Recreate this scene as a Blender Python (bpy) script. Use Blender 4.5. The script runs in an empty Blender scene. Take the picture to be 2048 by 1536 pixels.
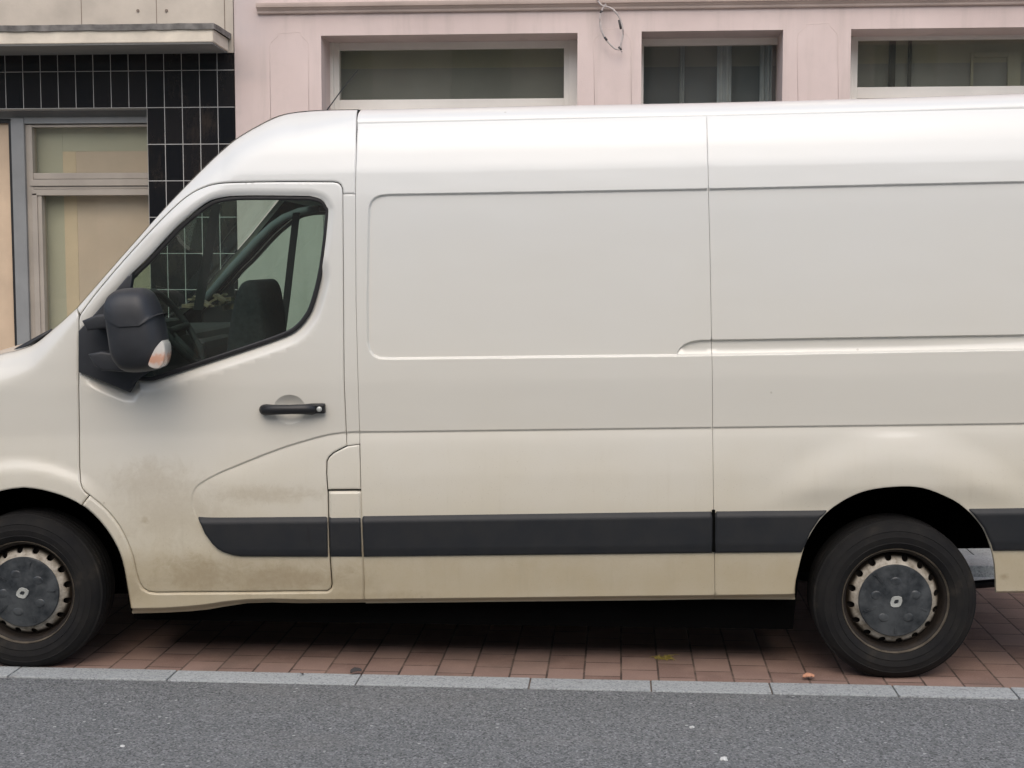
import bpy, bmesh, math, random
import numpy as np
from mathutils import Vector, Matrix
from mathutils.geometry import delaunay_2d_cdt
random.seed(7); np.random.seed(7)
C = bpy.context.scene.collection
PI = math.pi

# ------------------------------------------------------------------ camera
F = 2900.0; H = 1.735
YAW = math.radians(4.2); PITCH = math.atan(248/2900)
cy, sy, cp, sp = math.cos(YAW), math.sin(YAW), math.cos(PITCH), math.sin(PITCH)
FW = np.array([-sy*cp, cy*cp, -sp]); RT = np.array([cy, sy, 0.0]); UP = np.cross(RT, FW)
CAM = np.array([0, 0, H])
cd = bpy.data.cameras.new('camera'); cam = bpy.data.objects.new('camera', cd); C.objects.link(cam)
cd.lens = F/2048*36; cd.sensor_width = 36; cd.clip_start = 0.05; cd.clip_end = 2000
m3 = Matrix((RT, UP, -FW)).transposed()
cam.matrix_world = Matrix.Translation(Vector(CAM)) @ m3.to_4x4()
bpy.context.scene.camera = cam

# ------------------------------------------------------------------ light
SUN_EL, SUN_AZ = math.radians(49), math.radians(178)     # hazy sun, high over the roofs across the street
W = bpy.data.worlds.new('World'); bpy.context.scene.world = W; W.use_nodes = True
nt = W.node_tree; sky = nt.nodes.new('ShaderNodeTexSky'); sky.sky_type = 'NISHITA'; sky.sun_disc = False
sky.sun_elevation = SUN_EL; sky.sun_rotation = SUN_AZ; sky.air_density = 1.0; sky.dust_density = 3.0; sky.ozone_density = 1.0
bg = nt.nodes['Background']; nt.links.new(sky.outputs[0], bg.inputs[0]); bg.inputs[1].default_value = 0.14
sd_ = bpy.data.lights.new('sun', 'SUN'); sun = bpy.data.objects.new('sun', sd_); C.objects.link(sun)
sd_.energy = 0.92; sd_.angle = math.radians(82); sd_.color = (1, .955, .84)
dirv = Vector((math.sin(SUN_AZ)*math.cos(SUN_EL), math.cos(SUN_AZ)*math.cos(SUN_EL), math.sin(SUN_EL)))
sun.rotation_euler = dirv.to_track_quat('Z', 'Y').to_euler()
vs = bpy.context.scene.view_settings
vs.view_transform = 'Standard'; vs.look = 'None'; vs.exposure = 0.55; vs.gamma = 1; vs.use_curve_mapping = False
bpy.context.scene.cycles.max_bounces = 10
bpy.context.scene.cycles.transparent_max_bounces = 16

# ------------------------------------------------------------------ calibration helpers (surveyed positions in the street)
def ray(px, py): return RT*(px-1024)/F + UP*(768-py)/F + FW
def pf(px, py, Y):                                # point on a plane parallel to the street at distance Y
    d = ray(px, py); q = d*(Y/d[1]); return float(q[0]), float(q[2]+H)
def pg(px, py, z=0.0):
    d = ray(px, py); q = CAM + d*((z-H)/d[2]); return float(q[0]), float(q[1])
# van frame: x to the rear, y across to the far side, z up; the nose hangs a degree low
VA = math.radians(1.75); VP = math.radians(1.04)
fc = pg(47, 1336)
VM = Matrix.Translation((fc[0], fc[1]-0.03, 0)) @ Matrix.Rotation(VA, 4, 'Z') @ Matrix.Rotation(-VP, 4, 'Y')
VMn = np.array(VM); VI = np.array(VM.inverted())
CB = (VI @ np.append(CAM, 1))[:3]
RB = np.stack([VI[:3, :3] @ RT, VI[:3, :3] @ UP, VI[:3, :3] @ FW])
def pb(px, py, v=0.0):                            # van frame point (x, z) at depth v
    px = np.asarray(px, float); py = np.asarray(py, float)
    d = RB[0]*((px-1024)/F)[..., None] + RB[1]*((768-py)/F)[..., None] + RB[2]
    t = (v-CB[1])/d[..., 1]
    return CB[0]+d[..., 0]*t, CB[2]+d[..., 2]*t
VW = 2.07

# ------------------------------------------------------------------ materials
def nodes_of(name):
    m = bpy.data.materials.new(name); m.use_nodes = True
    n = m.node_tree; b = n.nodes['Principled BSDF']
    return m, n, b
def N(n, t, **k):
    x = n.nodes.new(t)
    for a, v in k.items():
        if a in x.inputs: x.inputs[a].default_value = v
        else: setattr(x, a, v)
    return x
def col(c): return (c[0], c[1], c[2], 1)
def ramp(n, fac, stops):
    r = n.nodes.new('ShaderNodeValToRGB'); n.links.new(fac, r.inputs[0])
    e = r.color_ramp.elements
    while len(e) < len(stops): e.new(0.5)
    for q, (p, c) in zip(e, stops): q.position = p; q.color = col(c) if not isinstance(c, float) else (c, c, c, 1)
    return r.outputs[0]
def mix(n, fac, a, b, mode='MIX'):
    x = n.nodes.new('ShaderNodeMix'); x.data_type = 'RGBA'; x.blend_type = mode
    for s, v in ((0, fac), (6, a), (7, b)):
        if hasattr(v, 'links'): n.links.new(v, x.inputs[s])
        elif s == 0: x.inputs[0].default_value = v
        else: x.inputs[s].default_value = col(v)
    return x.outputs[2]
def noise(n, vec, scale, detail=4, rough=.55, dist=0.0):
    x = N(n, 'ShaderNodeTexNoise'); x.inputs['Scale'].default_value = scale; x.inputs['Detail'].default_value = detail
    x.inputs['Roughness'].default_value = rough; x.inputs['Distortion'].default_value = dist
    n.links.new(vec, x.inputs['Vector']); return x.outputs[0]
def coord(n, kind='Object', scale=None, loc=None, rot=None):
    t = n.nodes.new('ShaderNodeTexCoord'); o = t.outputs[kind]
    if scale or loc or rot:
        mp = n.nodes.new('ShaderNodeMapping'); n.links.new(o, mp.inputs[0])
        if scale: mp.inputs['Scale'].default_value = scale
        if loc: mp.inputs['Location'].default_value = loc
        if rot: mp.inputs['Rotation'].default_value = rot
        o = mp.outputs[0]
    return o
def sep(n, o):
    s = n.nodes.new('ShaderNodeSeparateXYZ'); n.links.new(o, s.inputs[0]); return s.outputs
def math_(n, op, a, b=None, clamp=False):
    x = n.nodes.new('ShaderNodeMath'); x.operation = op; x.use_clamp = clamp
    for i, v in enumerate((a, b)):
        if v is None: continue
        if hasattr(v, 'links'): n.links.new(v, x.inputs[i])
        else: x.inputs[i].default_value = v
    return x.outputs[0]
def rng(n, v, a, b, c=0., d=1., smooth=True):
    x = n.nodes.new('ShaderNodeMapRange'); x.interpolation_type = 'SMOOTHSTEP' if smooth else 'LINEAR'
    n.links.new(v, x.inputs[0])
    for i, q in enumerate((a, b, c, d)): x.inputs[i+1].default_value = q
    return x.outputs[0]
def bump(n, b, h, strength=.3, dist=.01):
    x = n.nodes.new('ShaderNodeBump'); x.inputs['Strength'].default_value = strength; x.inputs['Distance'].default_value = dist
    n.links.new(h, x.inputs['Height']); n.links.new(x.outputs[0], b.inputs['Normal'])
def simple(name, c, rough=.6, metal=0., var=.15, vscale=8., bmp=0., bscale=60., coat=0.):
    m, n, b = nodes_of(name); v = coord(n)
    f = noise(n, v, vscale, 5)
    a = tuple(x*(1-var) for x in c); d = tuple(min(1, x*(1+var)) for x in c)
    n.links.new(ramp(n, f, [(.3, a), (.7, d)]), b.inputs['Base Color'])
    b.inputs['Roughness'].default_value = rough; b.inputs['Metallic'].default_value = metal
    if coat: b.inputs['Coat Weight'].default_value = coat; b.inputs['Coat Roughness'].default_value = .05
    if bmp: bump(n, b, noise(n, v, bscale, 4), bmp, .004)
    return m
M = {}
def paint():
    m, n, b = nodes_of('white_van_paint'); v = coord(n); s = sep(n, v)
    big = noise(n, v, 1.3, 4, .6); mid = noise(n, v, 6, 5, .65); fine = noise(n, v, 55, 4, .7)
    # road dust: thick at the sill, fading towards the door handle
    hz = math_(n, 'ADD', s[2], math_(n, 'MULTIPLY', math_(n, 'SUBTRACT', big, .5), .55))
    dust = rng(n, hz, 1.05, .36, 0, 1)
    film = rng(n, hz, 2.75, .60, .0, .62)
    c1 = mix(n, film, (.705, .715, .70), (.635, .58, .46))
    dcol = mix(n, mid, (.44, .375, .245), (.61, .55, .41))
    c2 = mix(n, math_(n, 'MULTIPLY', dust, math_(n, 'ADD', .45, math_(n, 'MULTIPLY', mid, .55))), c1, dcol)
    # splash marks behind the front wheel
    def blob(x, z, rx, rz, k):
        dx = math_(n, 'DIVIDE', math_(n, 'SUBTRACT', s[0], x), rx); dz = math_(n, 'DIVIDE', math_(n, 'SUBTRACT', s[2], z), rz)
        r = math_(n, 'SQRT', math_(n, 'ADD', math_(n, 'MULTIPLY', dx, dx), math_(n, 'MULTIPLY', dz, dz)))
        r = math_(n, 'ADD', r, math_(n, 'MULTIPLY', math_(n, 'SUBTRACT', rag, .5), 2.4))
        return math_(n, 'MULTIPLY', rng(n, r, 1.1, .15, 0, 1), k)
    rag = noise(n, v, 13, 11, .78, .5)
    tot = None
    for (px, py, rx, rz, k) in ((300, 965, .22, .12, .34), (345, 1020, .28, .18, .32), (400, 1150, .26, .09, .70), (560, 1160, .42, .08, .75), (290, 1040, .03, .03, .6), (250, 1180, .1, .1, .5), (700, 1195, .5, .03, .5),
                                (720, 1170, .12, .07, .4), (2010, 1155, .03, .02, .9), (520, 990, .34, .05, .4)):
        x, z = pb(px, py, 0); q = blob(float(x), float(z), rx, rz, k)
        tot = q if tot is None else math_(n, 'MAXIMUM', tot, q)
    low = math_(n, 'MULTIPLY', rng(n, math_(n, 'ADD', s[2], math_(n, 'MULTIPLY', math_(n, 'SUBTRACT', rag, .5), .22)), .58, .40), math_(n, 'ADD', .25, math_(n, 'MULTIPLY', mid, .6)))
    c2 = mix(n, low, c2, (.42, .34, .205))
    c3 = mix(n, math_(n, 'MULTIPLY', tot, math_(n, 'ADD', .4, math_(n, 'MULTIPLY', fine, .9))), c2, (.33, .26, .16))
    spk = math_(n, 'MULTIPLY', rng(n, noise(n, v, 190, 3, .7), .62, .72), rng(n, hz, 1.15, .5))
    c3 = mix(n, math_(n, 'MULTIPLY', spk, .55), c3, (.28, .22, .14))
    vo = n.nodes.new('ShaderNodeTexVoronoi'); vo.inputs['Scale'].default_value = 5.5; n.links.new(v, vo.inputs[0])
    spots = math_(n, 'MULTIPLY', math_(n, 'LESS_THAN', vo.outputs['Distance'], .028), math_(n, 'GREATER_THAN', big, .47))
    c4 = mix(n, math_(n, 'MULTIPLY', spots, .35), c3, (.3, .26, .19))
    # drip streaks
    st = noise(n, coord(n, 'Object', scale=(26, 26, 1.6)), 1.0, 5, .6)
    c5 = mix(n, math_(n, 'MULTIPLY', rng(n, st, .52, .78), math_(n, 'MULTIPLY', dust, .28)), c4, (.40, .34, .23))
    n.links.new(c5, b.inputs['Base Color'])
    n.links.new(rng(n, math_(n, 'ADD', dust, math_(n, 'MULTIPLY', fine, .3)), 0, 1.1, .28, .62), b.inputs['Roughness'])
    b.inputs['Coat Weight'].default_value = .6; b.inputs['Coat Roughness'].default_value = .07
    wv = math_(n, 'ADD', noise(n, coord(n, 'Object', scale=(1.2, 1, 3)), 2.2, 2, .4), math_(n, 'MULTIPLY', noise(n, v, 260, 2), .02)); bump(n, b, wv, .12, .02)
    return m
M['paint'] = paint()
def trim():
    m, n, b = nodes_of('black_plastic_trim'); v = coord(n); s = sep(n, v)
    f = noise(n, v, 9, 6, .65); g = noise(n, coord(n, 'Object', scale=(9, 9, 2.2), rot=(0, .35, 0)), 1.6, 5, .6)
    c = mix(n, rng(n, f, .3, .75, 0, .5), (.012, .014, .017), (.028, .027, .026))
    c = mix(n, rng(n, g, .62, .74, 0, .6), c, (.010, .010, .011))
    n.links.new(c, b.inputs['Base Color']); b.inputs['Roughness'].default_value = .55; b.inputs['Specular IOR Level'].default_value = .4
    bump(n, b, noise(n, v, 420, 2), .12, .002); return m
M['trim'] = trim()
M['mirror_plastic'] = simple('mirror_plastic', (.024, .026, .030), .5, var=.25, bmp=.1, bscale=400)
M['seal'] = simple('rubber_seal', (.012, .012, .013), .45)
M['void'] = simple('underbody_black', (.004, .004, .004), 1.0); M['void'].node_tree.nodes['Principled BSDF'].inputs['Specular IOR Level'].default_value = 0
M['cab_dark'] = simple('cabin_black_plastic', (.020, .021, .023), .7)
M['cab_grey'] = simple('cabin_grey_trim', (.13, .145, .15), .8)
M['cab_cloth'] = simple('seat_cloth', (.028, .028, .032), .95, var=.4, vscale=60)
M['paper'] = simple('paper', (.17, .13, .085), .4, var=.9, vscale=24)
def tyre():
    m, n, b = nodes_of('tyre_rubber'); v = coord(n)
    f = noise(n, v, 7, 6, .6)
    n.links.new(ramp(n, f, [(.3, (.008, .008, .009)), (.6, (.016, .015, .014)), (.8, (.045, .038, .03))]), b.inputs['Base Color'])
    b.inputs['Roughness'].default_value = .9; b.inputs['Specular IOR Level'].default_value = .25; bump(n, b, noise(n, v, 120, 4), .2, .003); return m
M['tyre'] = tyre()
def steel(nm, c0, c1, rough=.5):
    m, n, b = nodes_of(nm); v = coord(n); f = noise(n, v, 14, 6, .65)
    n.links.new(ramp(n, f, [(.35, c0), (.65, c1)]), b.inputs['Base Color'])
    b.inputs['Roughness'].default_value = rough; b.inputs['Metallic'].default_value = .25; bump(n, b, noise(n, v, 90, 4), .15, .002); return m
M['rim_dark'] = steel('brake_dust_steel', (.008, .006, .005), (.026, .018, .012), .7)
M['rim_edge'] = steel('rusty_rim_edge', (.07, .058, .045), (.19, .16, .12), .45)
def discmat():
    m, n, b = nodes_of('cream_wheel_disc'); v = coord(n); s = sep(n, v); f = noise(n, v, 22, 6, .7)
    r = math_(n, 'SQRT', math_(n, 'ADD', math_(n, 'MULTIPLY', s[0], s[0]), math_(n, 'MULTIPLY', s[2], s[2])))
    c = ramp(n, f, [(.32, (.17, .14, .10)), (.62, (.50, .46, .39))])
    c = mix(n, rng(n, math_(n, 'ADD', r, math_(n, 'MULTIPLY', math_(n, 'SUBTRACT', f, .5), .012)), .172, .186), c, (.030, .022, .015))
    n.links.new(c, b.inputs['Base Color']); b.inputs['Roughness'].default_value = .5; bump(n, b, f, .2, .002); return m
M['disc'] = discmat()
M['cap'] = steel('grey_hub_cap', (.020, .024, .028), (.085, .092, .096), .36)
M['chrome'] = steel('dull_silver', (.40, .41, .38), (.55, .56, .52), .35)
def glass(nm, tint, refl=1.0, dirt=.05):
    m = bpy.data.materials.new(nm); m.use_nodes = True; n = m.node_tree; n.nodes.clear()
    o = n.nodes.new('ShaderNodeOutputMaterial'); t = N(n, 'ShaderNodeBsdfTransparent'); t.inputs[0].default_value = col(tint)
    g = n.nodes.new('ShaderNodeBsdfGlossy'); g.inputs['Roughness'].default_value = .015
    ge = n.nodes.new('ShaderNodeNewGeometry'); dt = n.nodes.new('ShaderNodeVectorMath'); dt.operation = 'DOT_PRODUCT'
    n.links.new(ge.outputs['Normal'], dt.inputs[0]); n.links.new(ge.outputs['Incoming'], dt.inputs[1])
    c = math_(n, 'POWER', math_(n, 'SUBTRACT', 1, math_(n, 'ABSOLUTE', dt.outputs['Value'])), 5)
    fr = math_(n, 'MULTIPLY', math_(n, 'ADD', .055, math_(n, 'MULTIPLY', c, .95)), refl, True)
    dust = noise(n, coord(n), 3, 5); df = n.nodes.new('ShaderNodeBsdfDiffuse'); df.inputs[0].default_value = (.5, .5, .46, 1)
    ms = n.nodes.new('ShaderNodeMixShader'); n.links.new(fr, ms.inputs[0])
    n.links.new(t.outputs[0], ms.inputs[1]); n.links.new(g.outputs[0], ms.inputs[2])
    m2 = n.nodes.new('ShaderNodeMixShader'); n.links.new(rng(n, dust, .3, .8, dirt*.3, dirt), m2.inputs[0])
    n.links.new(ms.outputs[0], m2.inputs[1]); n.links.new(df.outputs[0], m2.inputs[2]); n.links.new(m2.outputs[0], o.inputs[0])
    bp = n.nodes.new('ShaderNodeBump'); bp.inputs['Strength'].default_value = .04; bp.inputs['Distance'].default_value = .02
    n.links.new(noise(n, coord(n), 1.6, 2), bp.inputs['Height']); n.links.new(bp.outputs[0], g.inputs['Normal'])
    return m
M['van_glass'] = glass('green_tinted_glass', (.57, .72, .65), 1.0)
M['screen_glass'] = glass('windscreen_glass', (.78, .88, .83), .5, .02)
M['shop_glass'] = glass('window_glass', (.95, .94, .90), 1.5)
def lens():
    m, n, b = nodes_of('indicator_lens'); v = coord(n); s = sep(n, v)
    zc = float(pb(316, 712, -.275)[1]); q = math_(n, 'ADD', math_(n, 'SUBTRACT', s[2], zc), math_(n, 'MULTIPLY', math_(n, 'SUBTRACT', noise(n, v, 60, 2), .5), .03))
    rb = N(n, 'ShaderNodeTexWave'); rb.inputs['Scale'].default_value = 90; rb.bands_direction = 'Z'; n.links.new(v, rb.inputs[0]); bump(n, b, rb.outputs['Fac'], .5, .002)
    n.links.new(mix(n, rng(n, q, .030, .0, 0, 1), (.62, .60, .55), mix(n, rng(n, math_(n, 'ABSOLUTE', math_(n, 'ADD', q, .012)), .030, .006), (.60, .53, .47), (.58, .30, .19))), b.inputs['Base Color'])
    b.inputs['Roughness'].default_value = .12; b.inputs['Coat Weight'].default_value = .8; return m
M['lens'] = lens()
def stucco():
    m, n, b = nodes_of('pink_stucco'); v = coord(n); s = sep(n, v)
    big = noise(n, v, .9, 5, .6); mid = noise(n, v, 5, 6, .65)
    c = ramp(n, big, [(.3, (.555, .45, .42)), (.7, (.67, .555, .52))])
    c = mix(n, rng(n, mid, .5, .8, 0, .35), c, (.47, .40, .37))
    st = noise(n, coord(n, 'Object', scale=(9, 9, .7)), 1.0, 5, .6)
    c = mix(n, rng(n, st, .5, .75, 0, .42), c, (.43, .365, .33))
    gz = rng(n, math_(n, 'ADD', s[0], math_(n, 'MULTIPLY', mid, .5)), -1.9, -2.5, 0, .45)
    c = mix(n, math_(n, 'MULTIPLY', gz, rng(n, s[2], 2.9, 3.0)), c, (.40, .375, .38))
    n.links.new(c, b.inputs['Base Color']); b.inputs['Roughness'].default_value = .9
    bump(n, b, noise(n, v, 160, 4), .25, .004); return m
M['stucco'] = stucco()
M['cornice'] = simple('ochre_pink_moulding', (.50, .40, .35), .85, var=.12, vscale=4, bmp=.2)
M['limestone'] = simple('beige_render', (.47, .415, .35), .9, var=.16, vscale=3, bmp=.25)
M['canopy_face'] = simple('cream_canopy_paint', (.62, .555, .46), .8, var=.16, vscale=5, bmp=.2)
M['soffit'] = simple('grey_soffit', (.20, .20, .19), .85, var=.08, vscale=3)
M['flashing'] = simple('lead_flashing', (.15, .14, .13), .7, var=.45, vscale=14, bmp=.4)
M['joint'] = simple('dark_joint', (.20, .16, .13), .9)
M['white_frame'] = simple('cream_window_frame', (.78, .745, .69), .5, var=.07, vscale=3)
M['shutter'] = simple('grey_shutter_slats', (.46, .43, .40), .6, var=.08, vscale=3)
M['blue_frame'] = simple('blue_grey_metal_frame', (.235, .24, .24), .45, var=.12, vscale=4)
M['brown_frame'] = simple('brown_grey_metal_frame', (.36, .32, .275), .45, var=.12, vscale=4)
M['wood'] = simple('tan_door_leaf', (.58, .44, .31), .6, var=.14, vscale=3)
M['tan_board'] = simple('tan_board', (.68, .585, .50), .8, var=.08, vscale=2)  # shop pane reflection tones, painted on panels behind the glass
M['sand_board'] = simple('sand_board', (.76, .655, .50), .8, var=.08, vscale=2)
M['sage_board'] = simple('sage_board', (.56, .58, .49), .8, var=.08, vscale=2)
M['blind_navy'] = simple('navy_blind', (.12, .15, .18), .85, var=.12, vscale=2)  # reflection tones for the sheets behind the pink house windows
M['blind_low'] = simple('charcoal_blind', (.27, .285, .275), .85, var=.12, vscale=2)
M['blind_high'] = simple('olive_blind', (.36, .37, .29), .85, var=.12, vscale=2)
M['room'] = simple('dark_room', (.05, .05, .045), .9)
M['room_wall'] = simple('olive_room_wall', (.13, .135, .095), .9)
M['curtain'] = simple('blue_grey_curtain', (.50, .57, .63), .9, var=.1)
def tiles():
    m, n, b = nodes_of('black_glazed_tiles')
    x0, z0 = pf(400, 214.5, 9.8)
    t = n.nodes.new('ShaderNodeTexCoord'); s = sep(n, t.outputs['Object'])
    cb = n.nodes.new('ShaderNodeCombineXYZ'); n.links.new(math_(n, 'SUBTRACT', s[0], x0-40*.1232), cb.inputs[0]); n.links.new(math_(n, 'SUBTRACT', s[2], z0-20*.2475), cb.inputs[1])
    br = n.nodes.new('ShaderNodeTexBrick'); br.offset = 0; br.squash = 1; n.links.new(cb.outputs[0], br.inputs['Vector'])
    for k, q in (('Scale', 1), ('Mortar Size', .0026), ('Mortar Smooth', .15), ('Bias', 0), ('Brick Width', .1232), ('Row Height', .2475)): br.inputs[k].default_value = q
    br.inputs['Color1'].default_value = (.006, .007, .009, 1); br.inputs['Color2'].default_value = (.014, .013, .014, 1); br.inputs['Mortar'].default_value = (.40, .39, .37, 1)
    v = coord(n); g = noise(n, coord(n, 'Object', scale=(5, 5, 1.8)), 1.4, 6, .7)
    gx = rng(n, s[0], -3.4, -3.0, 0, 1)
    c = mix(n, math_(n, 'MULTIPLY', rng(n, g, .50, .76, 0, .5), math_(n, 'MULTIPLY', gx, math_(n, 'SUBTRACT', 1, br.outputs['Fac']))), br.outputs['Color'], (.075, .055, .04))
    n.links.new(c, b.inputs['Base Color'])
    n.links.new(math_(n, 'ADD', math_(n, 'MULTIPLY', br.outputs['Fac'], .6), .13), b.inputs['Roughness'])
    h = math_(n, 'SUBTRACT', math_(n, 'MULTIPLY', noise(n, v, 6, 3), .35), br.outputs['Fac'])
    bump(n, b, h, .25, .004); return m
M['tiles'] = tiles()
def asphalt():
    m, n, b = nodes_of('asphalt'); v = coord(n)
    big = noise(n, v, .9, 5, .6); f = noise(n, v, 120, 3, .7)
    c = ramp(n, big, [(.3, (.138, .146, .147)), (.7, (.166, .173, .172))])
    vo = n.nodes.new('ShaderNodeTexVoronoi'); vo.inputs['Scale'].default_value = 145; n.links.new(v, vo.inputs[0])
    cs = sep(n, vo.outputs['Color'])
    c = mix(n, rng(n, cs[0], .45, 1.0, 0, .9, False), c, (.29, .295, .30))
    c = mix(n, rng(n, cs[1], .55, 1.0, 0, .95, False), c, (.055, .057, .06))
    c = mix(n, rng(n, noise(n, coord(n, 'Object', scale=(1, 2.2, 1)), 1.1, 6, .65), .52, .75, 0, .35), c, (.20, .195, .185))
    v2 = n.nodes.new('ShaderNodeTexVoronoi'); v2.inputs['Scale'].default_value = 34; n.links.new(v, v2.inputs[0])
    c2 = sep(n, v2.outputs['Color'])
    c = mix(n, math_(n, 'MULTIPLY', math_(n, 'GREATER_THAN', c2[0], .955), math_(n, 'LESS_THAN', v2.outputs['Distance'], .22)), c, (.40, .40, .39))
    st = noise(n, v, 3.5, 6, .7); c = mix(n, rng(n, st, .56, .8, 0, .4), c, (.10, .10, .10))
    n.links.new(c, b.inputs['Base Color']); b.inputs['Roughness'].default_value = .85
    bump(n, b, math_(n, 'ADD', vo.outputs['Distance'], f), .5, .006); return m
M['asphalt'] = asphalt()
def granite(nm='granite_kerb', base=(.355, .375, .375)):
    m, n, b = nodes_of(nm); v = coord(n)
    ge = n.nodes.new('ShaderNodeNewGeometry'); r = ge.outputs['Random Per Island']
    a = mix(n, r, tuple(x*.88 for x in base), tuple(x*1.12 for x in base))
    vo = n.nodes.new('ShaderNodeTexVoronoi'); vo.inputs['Scale'].default_value = 150; n.links.new(v, vo.inputs[0]); cs = sep(n, vo.outputs['Color'])
    c = mix(n, rng(n, cs[0], .5, 1, 0, .55, False), a, (.52, .53, .53)); c = mix(n, rng(n, cs[1], .6, 1, 0, .6, False), c, (.14, .145, .15))
    d = noise(n, v, 9, 6, .7); c = mix(n, rng(n, d, .58, .72, 0, .5), c, (.17, .165, .16))
    n.links.new(c, b.inputs['Base Color']); b.inputs['Roughness'].default_value = .75; bump(n, b, noise(n, v, 130, 4), .3, .003); return m
M['granite'] = granite()
M['slab'] = granite('sidewalk_slab', (.30, .32, .31))
def pavers():
    m, n, b = nodes_of('red_clay_pavers'); v = coord(n); s = sep(n, v)
    xj, yj = pg(1168, 1350)
    cb = n.nodes.new('ShaderNodeCombineXYZ'); n.links.new(math_(n, 'ADD', s[1], 40.07), cb.inputs[0]); n.links.new(math_(n, 'SUBTRACT', s[0], xj-100*.1555), cb.inputs[1])
    br = n.nodes.new('ShaderNodeTexBrick'); br.offset = .5; br.offset_frequency = 2; n.links.new(cb.outputs[0], br.inputs['Vector'])
    for k, q in (('Scale', 1), ('Mortar Size', .0048), ('Mortar Smooth', .3), ('Bias', 0), ('Brick Width', .205), ('Row Height', .1555)): br.inputs[k].default_value = q
    br.inputs['Color1'].default_value = (.195, .118, .092, 1); br.inputs['Color2'].default_value = (.285, .188, .150, 1); br.inputs['Mortar'].default_value = (.05, .032, .022, 1)
    mid = noise(n, v, 7, 6, .65)
    c = mix(n, rng(n, mid, .4, .75, 0, .55), br.outputs['Color'], (.33, .22, .17))
    fine = noise(n, v, 140, 3, .6); c = mix(n, rng(n, fine, .45, .8, 0, .35), c, (.40, .30, .27))
    d2 = noise(n, v, 2.2, 5, .6); c = mix(n, rng(n, d2, .5, .8, 0, .5), c, (.13, .10, .08))
    n.links.new(c, b.inputs['Base Color']); b.inputs['Roughness'].default_value = .85
    bump(n, b, math_(n, 'SUBTRACT', math_(n, 'MULTIPLY', fine, .3), math_(n, 'MULTIPLY', br.outputs['Fac'], 1.2)), .6, .006); return m
M['pavers'] = pavers()
M['cable'] = simple('cream_cable', (.42, .37, .35), .5, var=.25, vscale=30)
M['tape'] = simple('dark_tape', (.05, .045, .045), .6)
M['leaf'] = simple('dry_leaf', (.52, .26, .16), .7, var=.3, vscale=40)
M['grass'] = simple('yellow_weed', (.30, .24, .05), .8, var=.4, vscale=30)
M['pebble'] = simple('white_grit', (.62, .62, .60), .7)
M['cream_wall'] = simple('sunlit_cream_render', (.42, .37, .29), .9, var=.12, vscale=.8)  # plain render colour of the house opposite
M['olive_paint'] = simple('green_grey_shutter_paint', (.22, .24, .19), .8)

# ------------------------------------------------------------------ object helpers
def link(name, me, mat, parent=None):
    o = bpy.data.objects.new(name, me); C.objects.link(o)
    if mat is not None: me.materials.append(M[mat] if isinstance(mat, str) else mat)
    if parent is not None: o.parent = parent
    return o
def tag(o, label=None, cat=None, group=None, kind=None):
    for k, v in (('label', label), ('category', cat), ('group', group), ('kind', kind)):
        if v: o[k] = v
    return o
def empty(name, loc=(0, 0, 0), label=None, cat=None, group=None):
    o = bpy.data.objects.new(name, None); C.objects.link(o); o.location = loc; o.empty_display_size = .1
    return tag(o, label, cat, group)
class MB:
    def __init__(s): s.bm = bmesh.new()
    def box(s, x0, x1, y0, y1, z0, z1, bev=0.0):
        b = bmesh.new(); bmesh.ops.create_cube(b, size=1)
        for v in b.verts: v.co = Vector(((x0+x1)/2+v.co.x*(x1-x0), (y0+y1)/2+v.co.y*(y1-y0), (z0+z1)/2+v.co.z*(z1-z0)))
        if bev: bmesh.ops.bevel(b, geom=b.edges[:], offset=bev, segments=2, affect='EDGES', profile=.6)
        s.add(b); return s
    def add(s, b, mat=None):
        me = bpy.data.meshes.new('t'); b.to_mesh(me); b.free()
        if mat: me.transform(mat)
        s.bm.from_mesh(me); bpy.data.meshes.remove(me)
    def tube(s, pts, r, seg=10, cap=True):
        pts = [Vector(p) for p in pts]; rings = []
        rs = r if isinstance(r, (list, tuple)) else [r]*len(pts)
        up = Vector((0, 0, 1)); d0 = (pts[1]-pts[0]).normalized()
        if abs(d0.dot(up)) > .95: up = Vector((0, 1, 0))
        for i, p in enumerate(pts):
            d = (pts[min(i+1, len(pts)-1)]-pts[max(i-1, 0)]).normalized()
            a = d.cross(up)
            if a.length < 1e-4: a = d.cross(Vector((1, 0, 0)))
            a.normalize(); bb = d.cross(a)
            rings.append([s.bm.verts.new(p+(a*math.cos(2*PI*k/seg)+bb*math.sin(2*PI*k/seg))*rs[i]) for k in range(seg)])
        for q, w in zip(rings, rings[1:]):
            for k in range(seg): s.bm.faces.new((q[k], q[(k+1) % seg], w[(k+1) % seg], w[k]))
        if cap: s.bm.faces.new(rings[0][::-1]); s.bm.faces.new(rings[-1])
        return s
    def lathe_y(s, prof, seg=64, cx=0, cz=0):       # prof: (radius, y)
        rings = [[s.bm.verts.new((cx+r*math.cos(2*PI*k/seg), y, cz+r*math.sin(2*PI*k/seg))) for k in range(seg)] for r, y in prof]
        for q, w in zip(rings, rings[1:]):
            for k in range(seg): s.bm.faces.new((q[k], q[(k+1) % seg], w[(k+1) % seg], w[k]))
        return s
    def build(s, name, mat, parent=None, smooth=False, angle=None, fixn=True):
        if fixn: bmesh.ops.recalc_face_normals(s.bm, faces=s.bm.faces[:])
        me = bpy.data.meshes.new(name); s.bm.to_mesh(me); s.bm.free()
        if smooth:
            me.shade_smooth()
            if angle: me.set_sharp_from_angle(angle=math.radians(angle))
        return link(name, me, mat, parent)

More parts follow.
